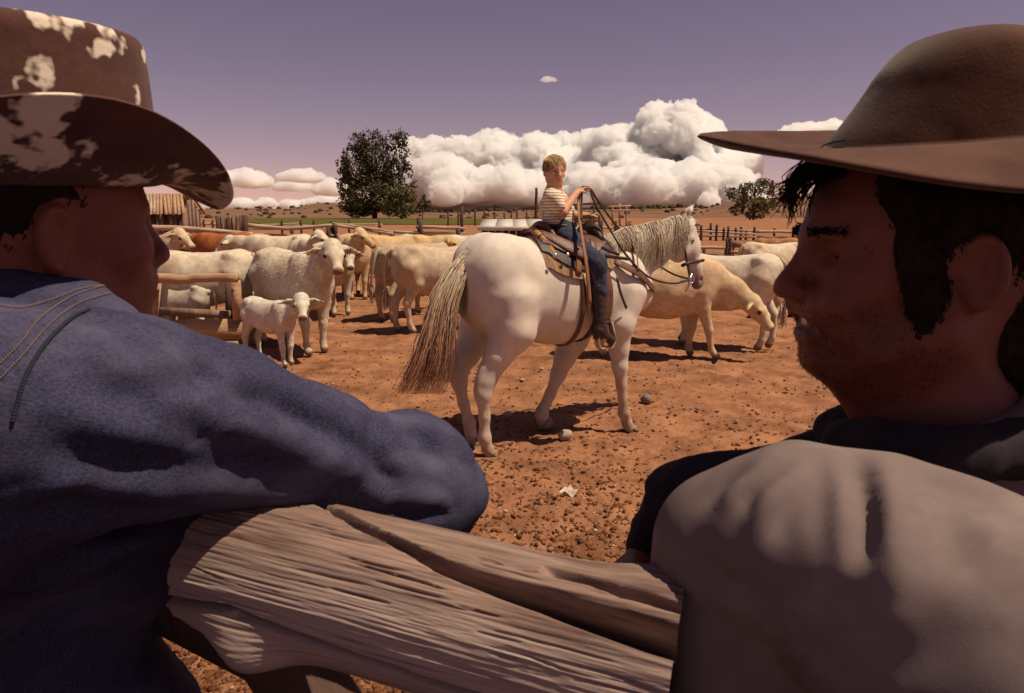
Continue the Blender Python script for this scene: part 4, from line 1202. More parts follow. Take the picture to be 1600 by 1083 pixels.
mat_denim = material('blue denim', (0.024, 0.023, 0.050), (0.062, 0.057, 0.105), scale=620, rough=0.95, bump=0.3, bscale=600, spec=0.1, c3=(0.112, 0.103, 0.160), s3=11, t3=(0.48, 0.85), dist=0.002, detail=2, stretch=(.3, 1, 1), stretch3=((.35, 1, 1.3), (0, .35, 0)))
F = Field((-1.02, .28, .70), (.03, 1.10, 1.66), .006)
F.chain(S1, [.094, .087, .073, .063, .060, .066, .060, .05], .02)
F.cap(P(640, 715, .83), P(672, 785, .84), .050, .056, .03)                # elbow
F.chain([(-.60, .58, 1.44), (-.66, .52, 1.28), (-.66, .50, 1.05), (-.66, .48, .72)], [.11, .165, .165, .17], .09)
F.cap((-.56, .52, 1.36), P(40, 660, .60), .09, .09, .05)
F.chain([P(20, 800, .78), P(-10, 980, .78), P(90, 1200, .80), P(90, 1500, .80)], [.12, .115, .14, .14], .06)
F.chain([P(140, 800, .80), P(120, 880, .80), P(40, 960, .80)], [.085, .075, .06], .05)
F.cap(P(222, 815, .81), P(170, 915, .81), .085, .055, .05)
F.cap((-.58, .78, 1.40), (-.62, .86, 1.10), .10, .12, .08)
F.chain([P(10, 478, .66), P(120, 500, .66), P(178, 516, .68)], [.038, .034, .022], .02)
F.chain([P(-40, 905, .66), P(80, 880, .67), P(215, 846, .68)], [.024, .020, .010], .03)               # fold of the jacket at the waist
V, Q = F.polygonize(2)
axis = np.array(S1[5]) - np.array(S1[0]); axis /= np.linalg.norm(axis)
u = V @ axis; w = np.linalg.norm(np.cross(V - S1[0], axis), axis=1)
n = normals(V, Q)
q = np.stack([u * 3.2 + V[:, 2] * 4, V[:, 2] * 13 + u * 3.4, V[:, 1] * 6], 1)
ridge = np.sqrt(np.abs(fbm(q, 2, 12)) + .004)
q2 = np.stack([u * 10, V[:, 2] * 30 - u * 12, V[:, 1] * 16], 1)
V = V + n * (0.010 * (ridge - .4) + .004 * np.sqrt(np.abs(fbm(q2, 2, 5)) + .01) + 0.0008 * fbm(V * 45, 2, 3))[:, None]
bv_ = BVHTree.FromPolygons([tuple(v) for v in V], [tuple(q_) for q_ in Q])
d = folds(V, bv_, [([(90, 570), (180, 610), (290, 600), (360, 565)], .012, .009, .004), ([(150, 640), (260, 660), (400, 720), (500, 770)], .013, .011, .005), ([(300, 640), (380, 625), (450, 640), (520, 690)], .010, .008, .004),
                   ([(60, 700), (180, 720), (320, 730), (440, 770)], .014, .010, .005), ([(585, 655), (580, 700), (600, 745), (640, 770)], .010, .009, .004), ([(620, 665), (660, 690), (690, 730)], .010, .006, .003), ([(520, 640), (540, 690), (590, 730)], .009, .006, .003),
                   ([(220, 520), (290, 560), (330, 610)], .010, .006, .003), ([(195, 500), (215, 560), (205, 640)], .010, .006, .003), ([(420, 600), (470, 650), (560, 690)], .010, .006, .003), ([(600, 790), (650, 805), (700, 800)], .009, .006, .003), ([(40, 800), (120, 790), (230, 800)], .014, .010, .004)])
V = V + n * smooth_scalar(d, Q, 1)[:, None]
jk = world_obj('jacket', V, Q, mat_denim, man1)
# stitched yoke and shoulder seams, lying on the cloth
bvh = BVHTree.FromPolygons([tuple(v) for v in V], [tuple(q_) for q_ in Q])
mat_thread = material('orange thread', (0.24, 0.145, 0.10), rough=0.8)
def seam(b, line, parent, mat, r=.0006, dash=True, n=60, name='stitching'):
    g = Geo(); pts = [on_cloth(b, *p) for p in spline([(x, y, 0) for x, y in line], n)[:, :2]]
    o = np.array(parent.parent.location)
    for i in range(0, n - 1):
        if pts[i] is None or pts[i + 1] is None or np.linalg.norm(pts[i] - pts[i + 1]) > .03: continue
        if dash: e = pts[i] + (pts[i + 1] - pts[i]) * .62
        else: e = pts[i + 1]
        g.tube([pts[i] - o, e - o], r, 5)
    if g.n: return g.build(name, mat, parent)
seam(bvh, [(-40, 470), (30, 482), (80, 470), (130, 452), (170, 447)], jk, mat_thread, n=46)
seam(bvh, [(-20, 590), (30, 540), (62, 500), (110, 466), (165, 446)], jk, mat_thread, n=60)
seam(bvh, [(-12, 606), (36, 556), (74, 512), (118, 478), (172, 458)], jk, mat_thread, n=60)
seam(bvh, [(20, 660), (40, 590), (70, 540), (110, 500), (140, 485)], jk, material('dark seam', (0.02, 0.02, 0.035), rough=.9), r=.0016, dash=False, n=60, name='seam')
mat_splash = material('splashed felt', (0.110, 0.044, 0.033), (0.070, 0.027, 0.022), scale=20, rough=0.85, bump=0.35, bscale=120, c3=(0.72, 0.60, 0.47), s3=11.0, t3=(0.525, 0.56), spec=0.15, dist=0.003, sheen=.1)
HM1 = frame(at(LM, (-.012, 0, .046)), (.66, .74, .02), 1.0, (.03, -.05, 1))
HM1[:3, 3] -= np.array(man1.location)
def bz1(ph, r):
    s, c = np.sin(ph), np.cos(ph)
    side = np.where(s < 0, .070, .07)
    return r ** 1.5 * side * np.abs(s) ** 1.6 - .030 * r ** 2 * np.clip(c, 0, 1) ** 2 - .012 * r * np.clip(-c, 0, 1) ** 2
hat('hat', HM1, .122, .102, [(1.0, 0, 0), (1.0, .03, 0), (.985, .075, 0), (.965, .115, 0), (.95, .134, 0), (.88, .142, 0), (.70, .138, 0), (.40, .131, 0), (.1, .129, 0)],
    lambda ph: .080 - .010 * np.clip(np.cos(ph), 0, 1), bz1, mat_splash, man1, crease=.012)
F = Field((-.72, .5, 1.5), (-.35, .95, 1.80), .005); F.frame(LM)
F.ell((-.030, 0, .030), (.096, .083, .088), None, .02); F.cap((-.08, 0, 0), (-.085, 0, -.06), .06, .055, .02)
F.ell((.072, 0, .0), (.060, .2, .10), None, .01, cut=True)
for s in (-1, 1): F.ell((-.012, s * .085, -.012), (.026, .03, .036), None, .006, cut=True)
F.frame(None); V, Q = F.polygonize(1); V = wrinkle(V, Q, [(.004, (120, 120, 30))]); hair1 = world_obj('hair', V, Q, mat_darkhair, man1); V0, Q0 = V, Q
# legs standing behind the fence, dark work trousers
F = Field((-.98, .2, -.03), (-.25, .85, .9), .012)
for s in (-1, 1): F.chain([(-.66 + s * .09, .46, .80), (-.66 + s * .12, .50, .45), (-.66 + s * .13, .47, .03)], [.11, .075, .06], .03)
F.cap((-.80, .46, .82), (-.52, .46, .82), .12, .12, .05)
V, Q = F.polygonize(1); world_obj('trousers', V, Q, mat_denim, man1)

def loose_hair(V, Q, parent_obj, origin, M, n, seed):
    nn = normals(V, Q); g = Geo(); rng = np.random.RandomState(seed)
    back = M[:3, :3] @ np.array([-.5, 0, -1.0])
    for i in rng.choice(len(V), n):
        p = V[i]; t = back + rng.normal(0, .25, 3); t = t - nn[i] * (t @ nn[i]) * .9; t /= np.linalg.norm(t) + 1e-6; L_ = rng.uniform(.005, .012)
        g.tube(np.array([p - nn[i] * .002, p + t * L_ * .5 + nn[i] * .0025, p + t * L_ + nn[i] * .001]) - origin, [.0009, .0008, .0003], 3, caps=False)
    g.build('loose_strands', mat_darkhair, parent_obj)
loose_hair(V0, Q0, hair1, np.array(man1.location), LM, 2500, 4)

# ------------------------------------------------------------------ the man in the brown hat, right
RM = frame(P(1418, 393, .70), (-.998, .05, -.02), 1.04, (-.02, 0, 1))
man2 = thing('person', 'smiling dark-haired man in a brown felt hat and grey shirt, his face in shade', 'person', (.55, .55, 0))
F = Field((.02, .30, 1.0), (.86, 1.02, 1.80), .0042)
head(F, RM, .35, 1.0)
F.chain([at(RM, (-.05, 0, -.19)), (.54, .58, 1.36), (.60, .50, 1.22), (.60, .48, 1.02)], [.066, .07, .10, .10], .04)
S2 = [P(1600, 1062, .48), P(1450, 962, .52), P(1340, 886, .55), P(1240, 846, .57), P(1140, 850, .60)]
F.chain(S2 + [P(1150, 1180, .60)], [.07, .06, .055, .05, .042, .036], .03)
S3 = [P(1330, 740, .80), P(1120, 785, .80), P(1064, 790, .82), P(1012, 872, .83)]   # far arm
F.chain(S3, [.045, .034, .032, .025], .03)
wr = S3[-1]
kn = [P(978, 882, .815), P(983, 888, .80), P(990, 894, .785), P(1000, 900, .772)]
fingers(F, wr, kn, [P(950, 896, .81) - kn[0], P(953, 905, .79) - kn[1], P(960, 914, .775) - kn[2], P(972, 922, .76) - kn[3]], (0, -.2, -.55), .95,
        thumb=[wr, P(1000, 905, .79), P(985, 915, .77), P(972, 920, .755)])
V, Q = F.polygonize(1)
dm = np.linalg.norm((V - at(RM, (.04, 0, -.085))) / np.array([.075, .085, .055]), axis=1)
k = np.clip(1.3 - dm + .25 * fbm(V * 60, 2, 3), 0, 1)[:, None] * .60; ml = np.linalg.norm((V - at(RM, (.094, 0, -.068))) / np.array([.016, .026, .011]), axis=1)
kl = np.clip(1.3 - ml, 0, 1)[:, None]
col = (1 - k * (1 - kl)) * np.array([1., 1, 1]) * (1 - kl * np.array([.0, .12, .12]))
world_obj('body', V, Q, mat_skin, man2, col)
for s in (-1, 1):
    g = Geo(); g.ball(at(RM, (.0665, s * .031, 0)) - np.array(man2.location), .0125, 14, 10); eb = g.build('eye', material('eye white', (.05, .034, .03), rough=.3), man2)
    g = Geo(); g.ball(at(RM, (.0755, s * .030, 0)) - np.array(man2.location), .0052, 12, 8); g.build('iris', mat_eye, eb)
g = Geo()
for i in range(8):
    yy = (i - 3.5) * .0066; g.box(at(RM, (.0925 - abs(yy) * .42, yy, -.0655)) - np.array(man2.location), (.006, .0060, .008), basis((-.998, .05, -.02)))
gt_ = g; g = Geo(); rng = np.random.RandomState(12); nb_ = normals(V, Q); cand = np.where((dm < 1.15))[0]
for i in rng.choice(cand, min(1000, len(cand)), replace=False):
    t = nb_[i] * .6 + RM[:3, :3] @ np.array([0, 0, -1.0]) * .6 + rng.normal(0, .2, 3); t /= np.linalg.norm(t)
    jt = rng.normal(0, .0035, 3); jt -= nb_[i] * (jt @ nb_[i]); p = V[i] + jt - np.array(man2.location); g.tube(np.array([p, p + t * rng.uniform(.0015, .0032)]), [.00032, .00015], 3, caps=False)
g.build('stubble', mat_darkhair, man2)
g = gt_
g.build('teeth', material('teeth', (0.75, 0.68, 0.58), rough=0.3), man2)
# hair: cap under the hat, sideburn, fringe
F = Field((.2, .45, 1.45), (.62, .90, 1.80), .004); F.frame(RM)
F.ell((-.030, 0, .030), (.098, .084, .090), None, .02); F.cap((-.075, 0, 0), (-.085, 0, -.085), .062, .052, .02)
F.ell((.074, 0, -.005), (.058, .2, .085), None, .01, cut=True)
for s in (-1, 1):
    F.ell((-.008, s * .095, -.014), (.021, .032, .034), None, .005, cut=True)
    F.chain([(.035, s * .058, .06), (.026, s * .066, .0), (.016, s * .0695, -.035), (.014, s * .068, -.066)], [.022, .0145, .0125, .006], .02)
    F.chain([(.0, s * .064, .06), (.0, s * .069, .03)], [.02, .014], .02)
F.frame(None); V, Q = F.polygonize(1); V = wrinkle(V, Q, [(.004, (120, 120, 30))]); hair2 = world_obj('hair', V, Q, mat_darkhair, man2); loose_hair(V, Q, hair2, np.array(man2.location), RM, 3500, 5)
g = Geo(); rng = np.random.RandomState(3)
for i in range(130):
    y = rng.uniform(-.045, .030); p = np.array([.078 - y * y * 8, y, .080 + rng.normal(0, .006)])
    L_ = rng.uniform(.0, .026) * (1.2 - abs(y) * 12)
    pts = [at(RM, p), at(RM, p + np.array([.020, rng.normal(0, .004), -.004])), at(RM, p + np.array([.034, rng.normal(0, .008), -.016 - L_ * .3])), at(RM, p + np.array([.036 + rng.normal(0, .005), rng.normal(0, .012), -.02 - L_]))]
    g.tube(spline(pts, 7) - np.array(man2.location), np.linspace(.0010, .0004, 7), 4)
g.build('fringe', mat_darkhair, man2)
g = Geo()
for s in (-1, 1):
    for i in range(130):
        u = rng.rand(); p = at(RM, (.099 - .022 * u, s * (.010 + .038 * u), .018 + .003 * math.sin(u * 3) + rng.normal(0, .0022))); e = p + (RM[:3, :3] @ np.array([.004, s * .010, .002]))
        g.tube(np.array([p - (e - p) * .4, e]) - np.array(man2.location), [.0011, .0004], 4)
g.build('eyebrows', mat_darkhair, man2)
mat_felt = material('brown felt', (0.105, 0.043, 0.024), (0.070, 0.028, 0.017), scale=16, rough=0.9, bump=0.2, bscale=300, c3=(0.125, 0.060, 0.038), s3=7, t3=(.55, .75), spec=0.12, dist=0.003, sheen=.15)
HM2 = frame(at(RM, (-.030, .0, .102)), (-.998, .05, -.075), 1.0, (.03, -.095, 1))
HM2[:3, 3] -= np.array(man2.location)
def bz2(ph, r):
    s, c = np.sin(ph), np.cos(ph)
    return r ** 2 * (np.where(s > 0, -.036, .012) * np.abs(s) ** 1.3) + .016 * r * np.clip(c, 0, 1) ** 2 * np.where(r > .5, 1, 1) - .045 * r ** 1.5 * np.clip(-c, 0, 1) + .009 * np.clip((r - .65) / .35, 0, 1) ** 2 * np.clip(c + .2, 0, 1)
hat('hat', HM2, .114, .100, [(1.0, 0, 0, 1.0), (.955, .013, -.004, .985), (.88, .031, -.010, .965), (.79, .049, -.014, .94), (.66, .068, -.013, .89), (.48, .083, -.009, .81), (.31, .092, -.003, .64), (.15, .096, .002, .36), (.04, .0965, .004, .1)],
    lambda ph: .080 + .040 * np.clip(np.cos(ph), 0, 1) ** 2, bz2, mat_felt, man2, crease=0.0, thick=.006)
# grey shirt
mat_shirt = material('grey work shirt', (0.215, 0.160, 0.150), (0.180, 0.132, 0.125), scale=6, rough=0.95, bump=0.25, bscale=700, spec=0.08, dist=0.001, c3=(0.245, 0.185, 0.172), s3=9)
F = Field((.06, .16, .72), (1.05, 1.05, 1.62), .006)
F.chain(S2, [.122, .102, .086, .075, .055], .02)
F.chain([S2[4], P(1128, 930, .61), P(1150, 1180, .60), P(1160, 1400, .58)], [.055, .052, .060, .065], .03)
F.chain([(.56, .58, 1.42), (.60, .50, 1.25), (.60, .48, .74)], [.10, .16, .17], .09)
F.cap(P(1245, 980, .62), P(1270, 1250, .62), .055, .07, .04)
F.chain([P(1560, 735, .66), P(1640, 700, .70)], [.05, .07], .05)
F.ell(at(RM, (-.05, 0, -.19)), (.062, .062, .12), None, .02, cut=True)
V, Q = F.polygonize(2)
n = normals(V, Q)
ax2 = S2[3] - S2[0]; ax2 /= np.linalg.norm(ax2)
u = (V - S2[0]) @ ax2
b2 = BVHTree.FromPolygons([tuple(v) for v in V], [tuple(q_) for q_ in Q])
d = 0.0035 * fbm(V * np.array([9, 9, 9]), 3, 3) + .0014 * (1 - np.abs(fbm(np.stack([u * 24, V[:, 2] * 7, V[:, 1] * 7], 1), 2, 9)) * 2)
d = d + folds(V, b2, [([(1336, 712), (1346, 760), (1354, 820), (1352, 885)], .0068, .013, .006), ([(1376, 716), (1388, 780), (1392, 860), (1380, 930)], .015, -.005, 0), ([(1160, 810), (1180, 765), (1240, 718)], .008, .009, .003),
                      ([(1208, 850), (1236, 790), (1292, 728)], .009, .008, .003), ([(1265, 830), (1290, 780), (1312, 740)], .008, .005, .002), ([(1462, 765), (1492, 830), (1500, 905)], .016, .005, .0), ([(1275, 925), (1325, 945), (1385, 905)], .012, .007, .003),
                      ([(1100, 790), (1140, 752), (1200, 722)], .006, .005, .002), ([(1230, 960), (1330, 1010), (1450, 1010), (1560, 960)], .018, .006, .003), ([(1420, 745), (1500, 770), (1590, 800)], .012, .005, .003), ([(1090, 850), (1120, 900), (1180, 930)], .010, .007, .003)])
d = smooth_scalar(d, Q, 2)
V = V + n * d[:, None]
sh_ = world_obj('shirt', V, Q, mat_shirt, man2)
mat_shadecloth = material('shade-darkened cloth', (0.030, 0.020, 0.024), (0.020, 0.013, 0.017), scale=8, rough=0.95, bump=.3, bscale=300, dist=.002)  # near-black paints the shade onto the grey shirt's collar and far sleeve
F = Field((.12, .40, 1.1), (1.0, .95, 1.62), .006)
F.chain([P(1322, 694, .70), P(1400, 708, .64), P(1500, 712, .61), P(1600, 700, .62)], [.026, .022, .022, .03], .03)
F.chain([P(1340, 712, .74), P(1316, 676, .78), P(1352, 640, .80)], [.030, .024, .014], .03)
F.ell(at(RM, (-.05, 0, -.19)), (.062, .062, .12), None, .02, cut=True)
V, Q = F.polygonize(2); V = wrinkle(V, Q, [(.006, (20, 20, 12)), (.003, (50, 50, 30))], 7); world_obj('collar', V, Q, mat_shadecloth, man2)
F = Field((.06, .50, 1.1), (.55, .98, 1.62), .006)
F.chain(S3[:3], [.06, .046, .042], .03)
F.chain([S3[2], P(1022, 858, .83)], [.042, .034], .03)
V, Q = F.polygonize(2); V = wrinkle(V, Q, [(.008, (12, 18, 18)), (.003, (40, 40, 40))], 8); world_obj('far_sleeve', V, Q, mat_shadecloth, man2)
F = Field((.3, .2, -.03), (.95, .85, .9), .012)
for s in (-1, 1): F.chain([(.60 + s * .09, .46, .80), (.60 + s * .12, .50, .45), (.60 + s * .13, .47, .03)], [.11, .075, .06], .03)
F.cap((.46, .46, .82), (.74, .46, .82), .12, .12, .05)
V, Q = F.polygonize(1); world_obj('trousers', V, Q, mat_denim, man2)

# ------------------------------------------------------------------ the boy on the horse
boy = thing('person', 'small fair-haired boy in a striped t-shirt and jeans riding the grey horse, reins held up', 'person', HO + HR.T @ np.array([.16, 0, 1.50]), HA)
BO = np.array([.16, 0, 1.50])
BM = frame(LP(867, 268, -.02), (-.18, -.98, -.06), .86)
pel, che, nek = LP(874, 360, 0), LP(867, 322, 0), LP(865, 300, 0)
shR, elR = LP(861, 309, -.115), LP(879, 331, -.15)
shL, elL, haL = LP(870, 309, .115), LP(897, 338, .13), LP(922, 337, .05)
hipR, kneeR, ankR, toeR = LP(884, 370, -.10), LP(934, 412, -.33), LP(938, 512, -.385), LP(944, 530, -.40)
mir = lambda p: np.array([p[0], -p[1], p[2]])
F = Field((-.25, -.55, .66), (.72, .55, 2.22), .0085)
head(F, BM, .4, child=True)
F.chain([pel, che, nek], [.105, .100, .055], .06)
F.cap(shR, shL, .05, .05, .05)
F.chain([shR, elR], [.040, .034], .03); F.chain([elR, HAND + np.array([-.035, -.01, -.015])], [.034, .024], .02)
F.chain([shL, elL, haL], [.040, .033, .023], .03)
for hd_, wv, cu in ((HAND, np.array([-.035, -.01, -.015]), (-.3, .2, -.4)), (haL, np.array([-.03, .01, 0]), (0, 0, -.5))):
    kn = [hd_ + np.array([.020, y, z]) for y, z in ((-.020, .014), (-.008, .012), (.006, .008), (.018, .002))]
    fingers(F, hd_ + wv, kn, [(1, -.2, .1), (1, 0, 0), (1, .1, -.1), (1, .2, -.2)], cu, .82, thumb=[hd_ + wv, hd_ + np.array([0, -.03, -.012]), hd_ + np.array([.022, -.036, -.016])])
for m in (lambda p: p, mir): F.chain([m(hipR), m(kneeR), m(ankR), m(toeR)], [.068, .044, .032, .024], .03)
V, Q = F.polygonize(1)
nf_ = BM[:3, :3][:, 0] / np.linalg.norm(BM[:3, :3][:, 0])
col = np.ones((len(V), 3))
for s in (-1, 1):
    dm = np.linalg.norm(V - at(BM, (.066, s * .031, 0)), axis=1); k = np.clip((.017 - dm) / .008, 0, .8)[:, None]; col = col * (1 - k) + np.array([.22, .14, .12]) * k
dm = np.linalg.norm((V - at(BM, (.094, 0, -.066))) / np.array([.02, .02, .008]), axis=1); k = np.clip(1.2 - dm, 0, .55)[:, None]; col = col * (1 - k) + np.array([.70, .35, .35]) * k
obj('body', mesh_np('body', V - BO, Q, col=col), mat_kid, boy)
for s in (-1, 1):
    g = Geo(); g.ball(at(BM, (.070, s * .031, 0)) - BO, .0105, 10, 7); g.build('eye', mat_eye, boy)
# hair: tousled cap of short strands
F = Field((-.1, -.25, 1.9), (.35, .2, 2.2), .007); F.frame(BM)
F.ell((-.022, 0, .046), (.106, .088, .092), None, .02); F.cap((-.075, 0, .03), (-.075, 0, -.05), .052, .045, .02)
F.ell((.088, 0, -.012), (.060, .12, .066), None, .008, cut=True)
for s in (-1, 1): F.ell((-.008, s * .1, -.018), (.026, .035, .036), None, .006, cut=True)
F.frame(None); V, Q = F.polygonize(1); V = wrinkle(V, Q, [(.004, (60, 60, 30)), (.003, (130, 130, 40))])
mat_blond = material('sandy hair', (0.62, 0.40, 0.19), (0.42, 0.24, 0.10), scale=70, rough=0.55, stretch=(1, 1, .3), bump=.5, bscale=90)
hb = obj('hair', mesh_np('hair', V - BO, Q), mat_blond, boy)
nn = normals(V, Q); g = Geo(); rng = np.random.RandomState(8)
for i in rng.choice(len(V), 2200):
    p = V[i]; t = rng.normal(0, .22, 3) + np.array([0, 0, -.9]) + BM[:3, :3] @ np.array([.55, 0, 0]); t -= nn[i] * (t @ nn[i]) * .85; t /= np.linalg.norm(t) + 1e-6
    g.tube(np.array([p - nn[i] * .003, p + t * .016 + nn[i] * .003, p + t * .036 + nn[i] * .001]) - BO, [.0018, .0016, .0005], 4, caps=False)
g.build('locks', mat_blond, hb)
# t-shirt with thin stripes
mat_tee = bpy.data.materials.new('striped tee'); mat_tee.use_nodes = True
N = mat_tee.node_tree.nodes; L = mat_tee.node_tree.links; b = N['Principled BSDF']; b.inputs['Roughness'].default_value = .95
tc = N.new('ShaderNodeTexCoord'); wv = N.new('ShaderNodeTexWave'); wv.wave_type = 'BANDS'; wv.bands_direction = 'Z'; wv.inputs['Scale'].default_value = 15; wv.inputs['Distortion'].default_value = 1.6; wv.inputs['Detail Scale'].default_value = 2
rp = N.new('ShaderNodeMapRange'); rp.inputs['From Min'].default_value = .45; rp.inputs['From Max'].default_value = .6
mxx = N.new('ShaderNodeMix'); mxx.data_type = 'RGBA'; mxx.inputs['A'].default_value = (.78, .68, .50, 1); mxx.inputs['B'].default_value = (.40, .28, .21, 1)
L.new(tc.outputs['Object'], wv.inputs['Vector']); L.new(wv.outputs['Fac'], rp.inputs['Value']); L.new(rp.outputs[0], mxx.inputs['Factor']); L.new(mxx.outputs['Result'], b.inputs['Base Color'])
F = Field((-.2, -.4, 1.4), (.5, .4, 2.0), .009)
F.chain([pel + np.array([0, 0, .03]), che, nek + np.array([0, 0, -.02])], [.112, .106, .062], .05)
F.cap(shR, shL, .060, .060, .04)
for a, e in ((shR, elR), (shL, elL)): F.cap(a, a + (e - a) * .62, .056, .054, .03)
F.ell(nek + np.array([.0, 0, .05]), (.055, .055, .06), None, .01, cut=True)
V, Q = F.polygonize(1); V = wrinkle(V, Q, [(.010, (9, 9, 16)), (.006, (22, 22, 30))], 4)
obj('shirt', mesh_np('shirt', V - BO, Q), mat_tee, boy)
mat_jeans = material('blue jeans', (0.028, 0.031, 0.052), (0.048, 0.052, 0.085), scale=14, rough=.9, bump=.4, bscale=300, dist=.003)
F = Field((-.2, -.6, .7), (.72, .6, 1.7), .0095)
F.chain([pel + np.array([0, 0, -.03]), pel + np.array([0, 0, .03])], [.122, .114], .04)
for m in (lambda p: p, mir):
    cuff = kneeR + (ankR - kneeR) * .45
    F.chain([m(hipR), m(kneeR), m(cuff)], [.086, .062, .057], .04)
V, Q = F.polygonize(1); V = wrinkle(V, Q, [(.012, (10, 10, 14)), (.006, (30, 30, 24))], 6)
obj('jeans', mesh_np('jeans', V - BO, Q), mat_jeans, boy)
for m in (lambda p: p, mir):
    F = Field((.1, -.6, .62), (.72, .6, 1.2), .009)
    top = kneeR + (ankR - kneeR) * .38
    F.chain([m(top), m(ankR)], [.058, .046], .03); F.chain([m(ankR + np.array([-.02, 0, -.02])), m(toeR + np.array([.06, 0, -.01]))], [.042, .036], .03)
    F.cap(m(ankR + np.array([-.03, 0, -.04])), m(ankR + np.array([-.03, 0, -.06])), .030, .030, .02)
    V, Q = F.polygonize(1); V = wrinkle(V, Q, [(.006, (18, 18, 26))], 2)
    obj('boot', mesh_np('boot', V - BO, Q), mat_dleather, boy)
g = Geo(); an = np.linspace(0, 2 * math.pi, 26); g.tube(np.stack([pel[0] + .123 * np.cos(an), .123 * np.sin(an), pel[2] + .035 + 0 * an], 1) - BO, .012, 6, flat=((0, 0, 1), 1.2), caps=False); g.build('belt', mat_dleather, boy)
# ================================================================== WOOD
mat_wood = material('weathered rail wood', (0.56, 0.41, 0.30), (0.32, 0.21, 0.145), scale=3, rough=0.9, bump=0.5, bscale=18, stretch=(.35, 3, 3), spec=.15)
mat_wood2 = material('grey board wood', (0.30, 0.19, 0.135), (0.17, 0.10, 0.07), scale=4, rough=0.9, bump=0.5, bscale=20, stretch=(2, 2, .4), spec=.15)
mat_plank = material('pale plank', (0.50, 0.32, 0.19), (0.33, 0.18, 0.10), scale=5, rough=0.85, bump=0.4, bscale=22, stretch=(.5, 3, 3), spec=.15)
mat_dark = material('old dark wood', (0.105, 0.060, 0.045), (0.060, 0.033, 0.026), scale=4, rough=0.95, bump=0.4, bscale=20, stretch=(3, 3, .5))

# ------------------------------------------------------------------ the split log in front
LA, LB = P(405, 880, .712), P(900, 1007, .605)
lax = LB - LA; lax /= np.linalg.norm(lax)
LLEN, LR = 1.1, .071
ln = np.cross(lax, np.array([0, 0, 1.0])); ln /= np.linalg.norm(ln)          # points to the camera side
if ln[1] > 0: ln = -ln
lu = np.cross(ln, lax); lu *= np.sign(lu[2])
nu, nv = 540, 480
U_, T_ = np.meshgrid(np.linspace(0, .378, nu), np.linspace(-math.pi, math.pi, nv, endpoint=False), indexing='ij')
def ang(u, pts): return np.interp(u, [p[0] for p in pts], [rad(p[1]) for p in pts])
def dif(t, c): return (t - c + math.pi) % (2 * math.pi) - math.pi
s_ = U_ * LLEN
qn = np.stack([s_ * 3.0, np.cos(T_) * 1.3, np.sin(T_) * 1.3], -1)
r = LR * (1 + .05 * fbm(qn, 3, 3) + .14 * np.exp(-((U_ - .365) / .04) ** 2) * np.exp(-(dif(T_, rad(-15)) / .5) ** 2))
gr = np.stack([s_ * 9, np.cos(T_) * 34, np.sin(T_) * 34], -1)
wavy = fbm(np.stack([s_ * 5, np.cos(T_) * 2, np.sin(T_) * 2], -1), 2, 19)
gr = gr + wavy[..., None] * np.array([0, 2.2, 2.2])
r = r + .0016 * fbm(gr, 3, 7) - .0035 * np.clip(fbm(gr * np.array([.5, .55, .55]), 2, 17) - .22, 0, 1)
c1 = ang(U_, [(0, -36), (.05, -20), (.12, 8), (.2, 27), (.36, 40), (.5, 48), (1, 50)]) + .05 * fbm(np.stack([s_ * 7, s_ * 0, s_ * 0], -1), 3, 23)
w1 = np.interp(U_, [0, .05, .16, .24, .34, .5, 1], [.04, .05, .045, .10, .15, .15, .15])
g1 = np.exp(-np.abs(dif(T_, c1) / w1) ** 4) * np.interp(U_, [0, .3, .45, 1], [.03, .045, .055, .06])
c2 = c1 - .11 + .06 * fbm(np.stack([s_ * 6, s_ * 0 + 4, s_ * 0], -1), 3, 29)
g2 = np.exp(-np.abs(dif(T_, c2) / .035) ** 4) * np.interp(U_, [0, .03, .06, .16, .22, 1], [0, 0, .015, .015, 0, 0])
c3 = ang(U_, [(0, 100), (.05, 92), (.12, 101), (.2, 108), (.4, 112), (.7, 115), (1, 118)]) + .05 * fbm(np.stack([s_ * 9, s_ * 0 + 9, s_ * 0], -1), 3, 31)
g3 = np.exp(-np.abs(dif(T_, c3) / np.interp(U_, [0, .15, .4, 1], [.05, .05, .03, .03])) ** 4) * np.interp(U_, [0, .1, .3, .5, 1], [.045, .035, .02, .012, .01])
c4 = ang(U_, [(0, 0), (.30, 8), (.36, 16), (.42, 22), (1, 30)]) + .05 * fbm(np.stack([s_ * 9, s_ * 0 + 14, s_ * 0], -1), 3, 37)
g4 = np.exp(-np.abs(dif(T_, c4) / .06) ** 4) * np.interp(U_, [0, .27, .30, .36, .40, 1], [0, 0, .022, .022, 0, 0])
r = r - g1 - g2 - g3 - g4
rgl = np.random.RandomState(21)
for j in range(44):                                                     # drying checks
    u0, L_, th0 = rgl.uniform(0, .36), rgl.uniform(.03, .12), rad(rgl.uniform(-25, 118))
    tc = th0 + .05 * fbm(np.stack([s_ * 14, s_ * 0 + j * 3.1, s_ * 0], -1), 2, 43) + .25 * (U_ - u0)
    r = r - rgl.uniform(.003, .006) * np.exp(-np.abs(dif(T_, tc) / rgl.uniform(.008, .014)) ** 2) * np.clip(1 - ((U_ - u0) / (L_ / 2)) ** 2, 0, 1) ** 1.6
r = r + .026 * np.exp(-((U_ - .055) / .030) ** 2) * np.exp(-(dif(T_, rad(128)) / .35) ** 2)
r = np.maximum(r, .02)
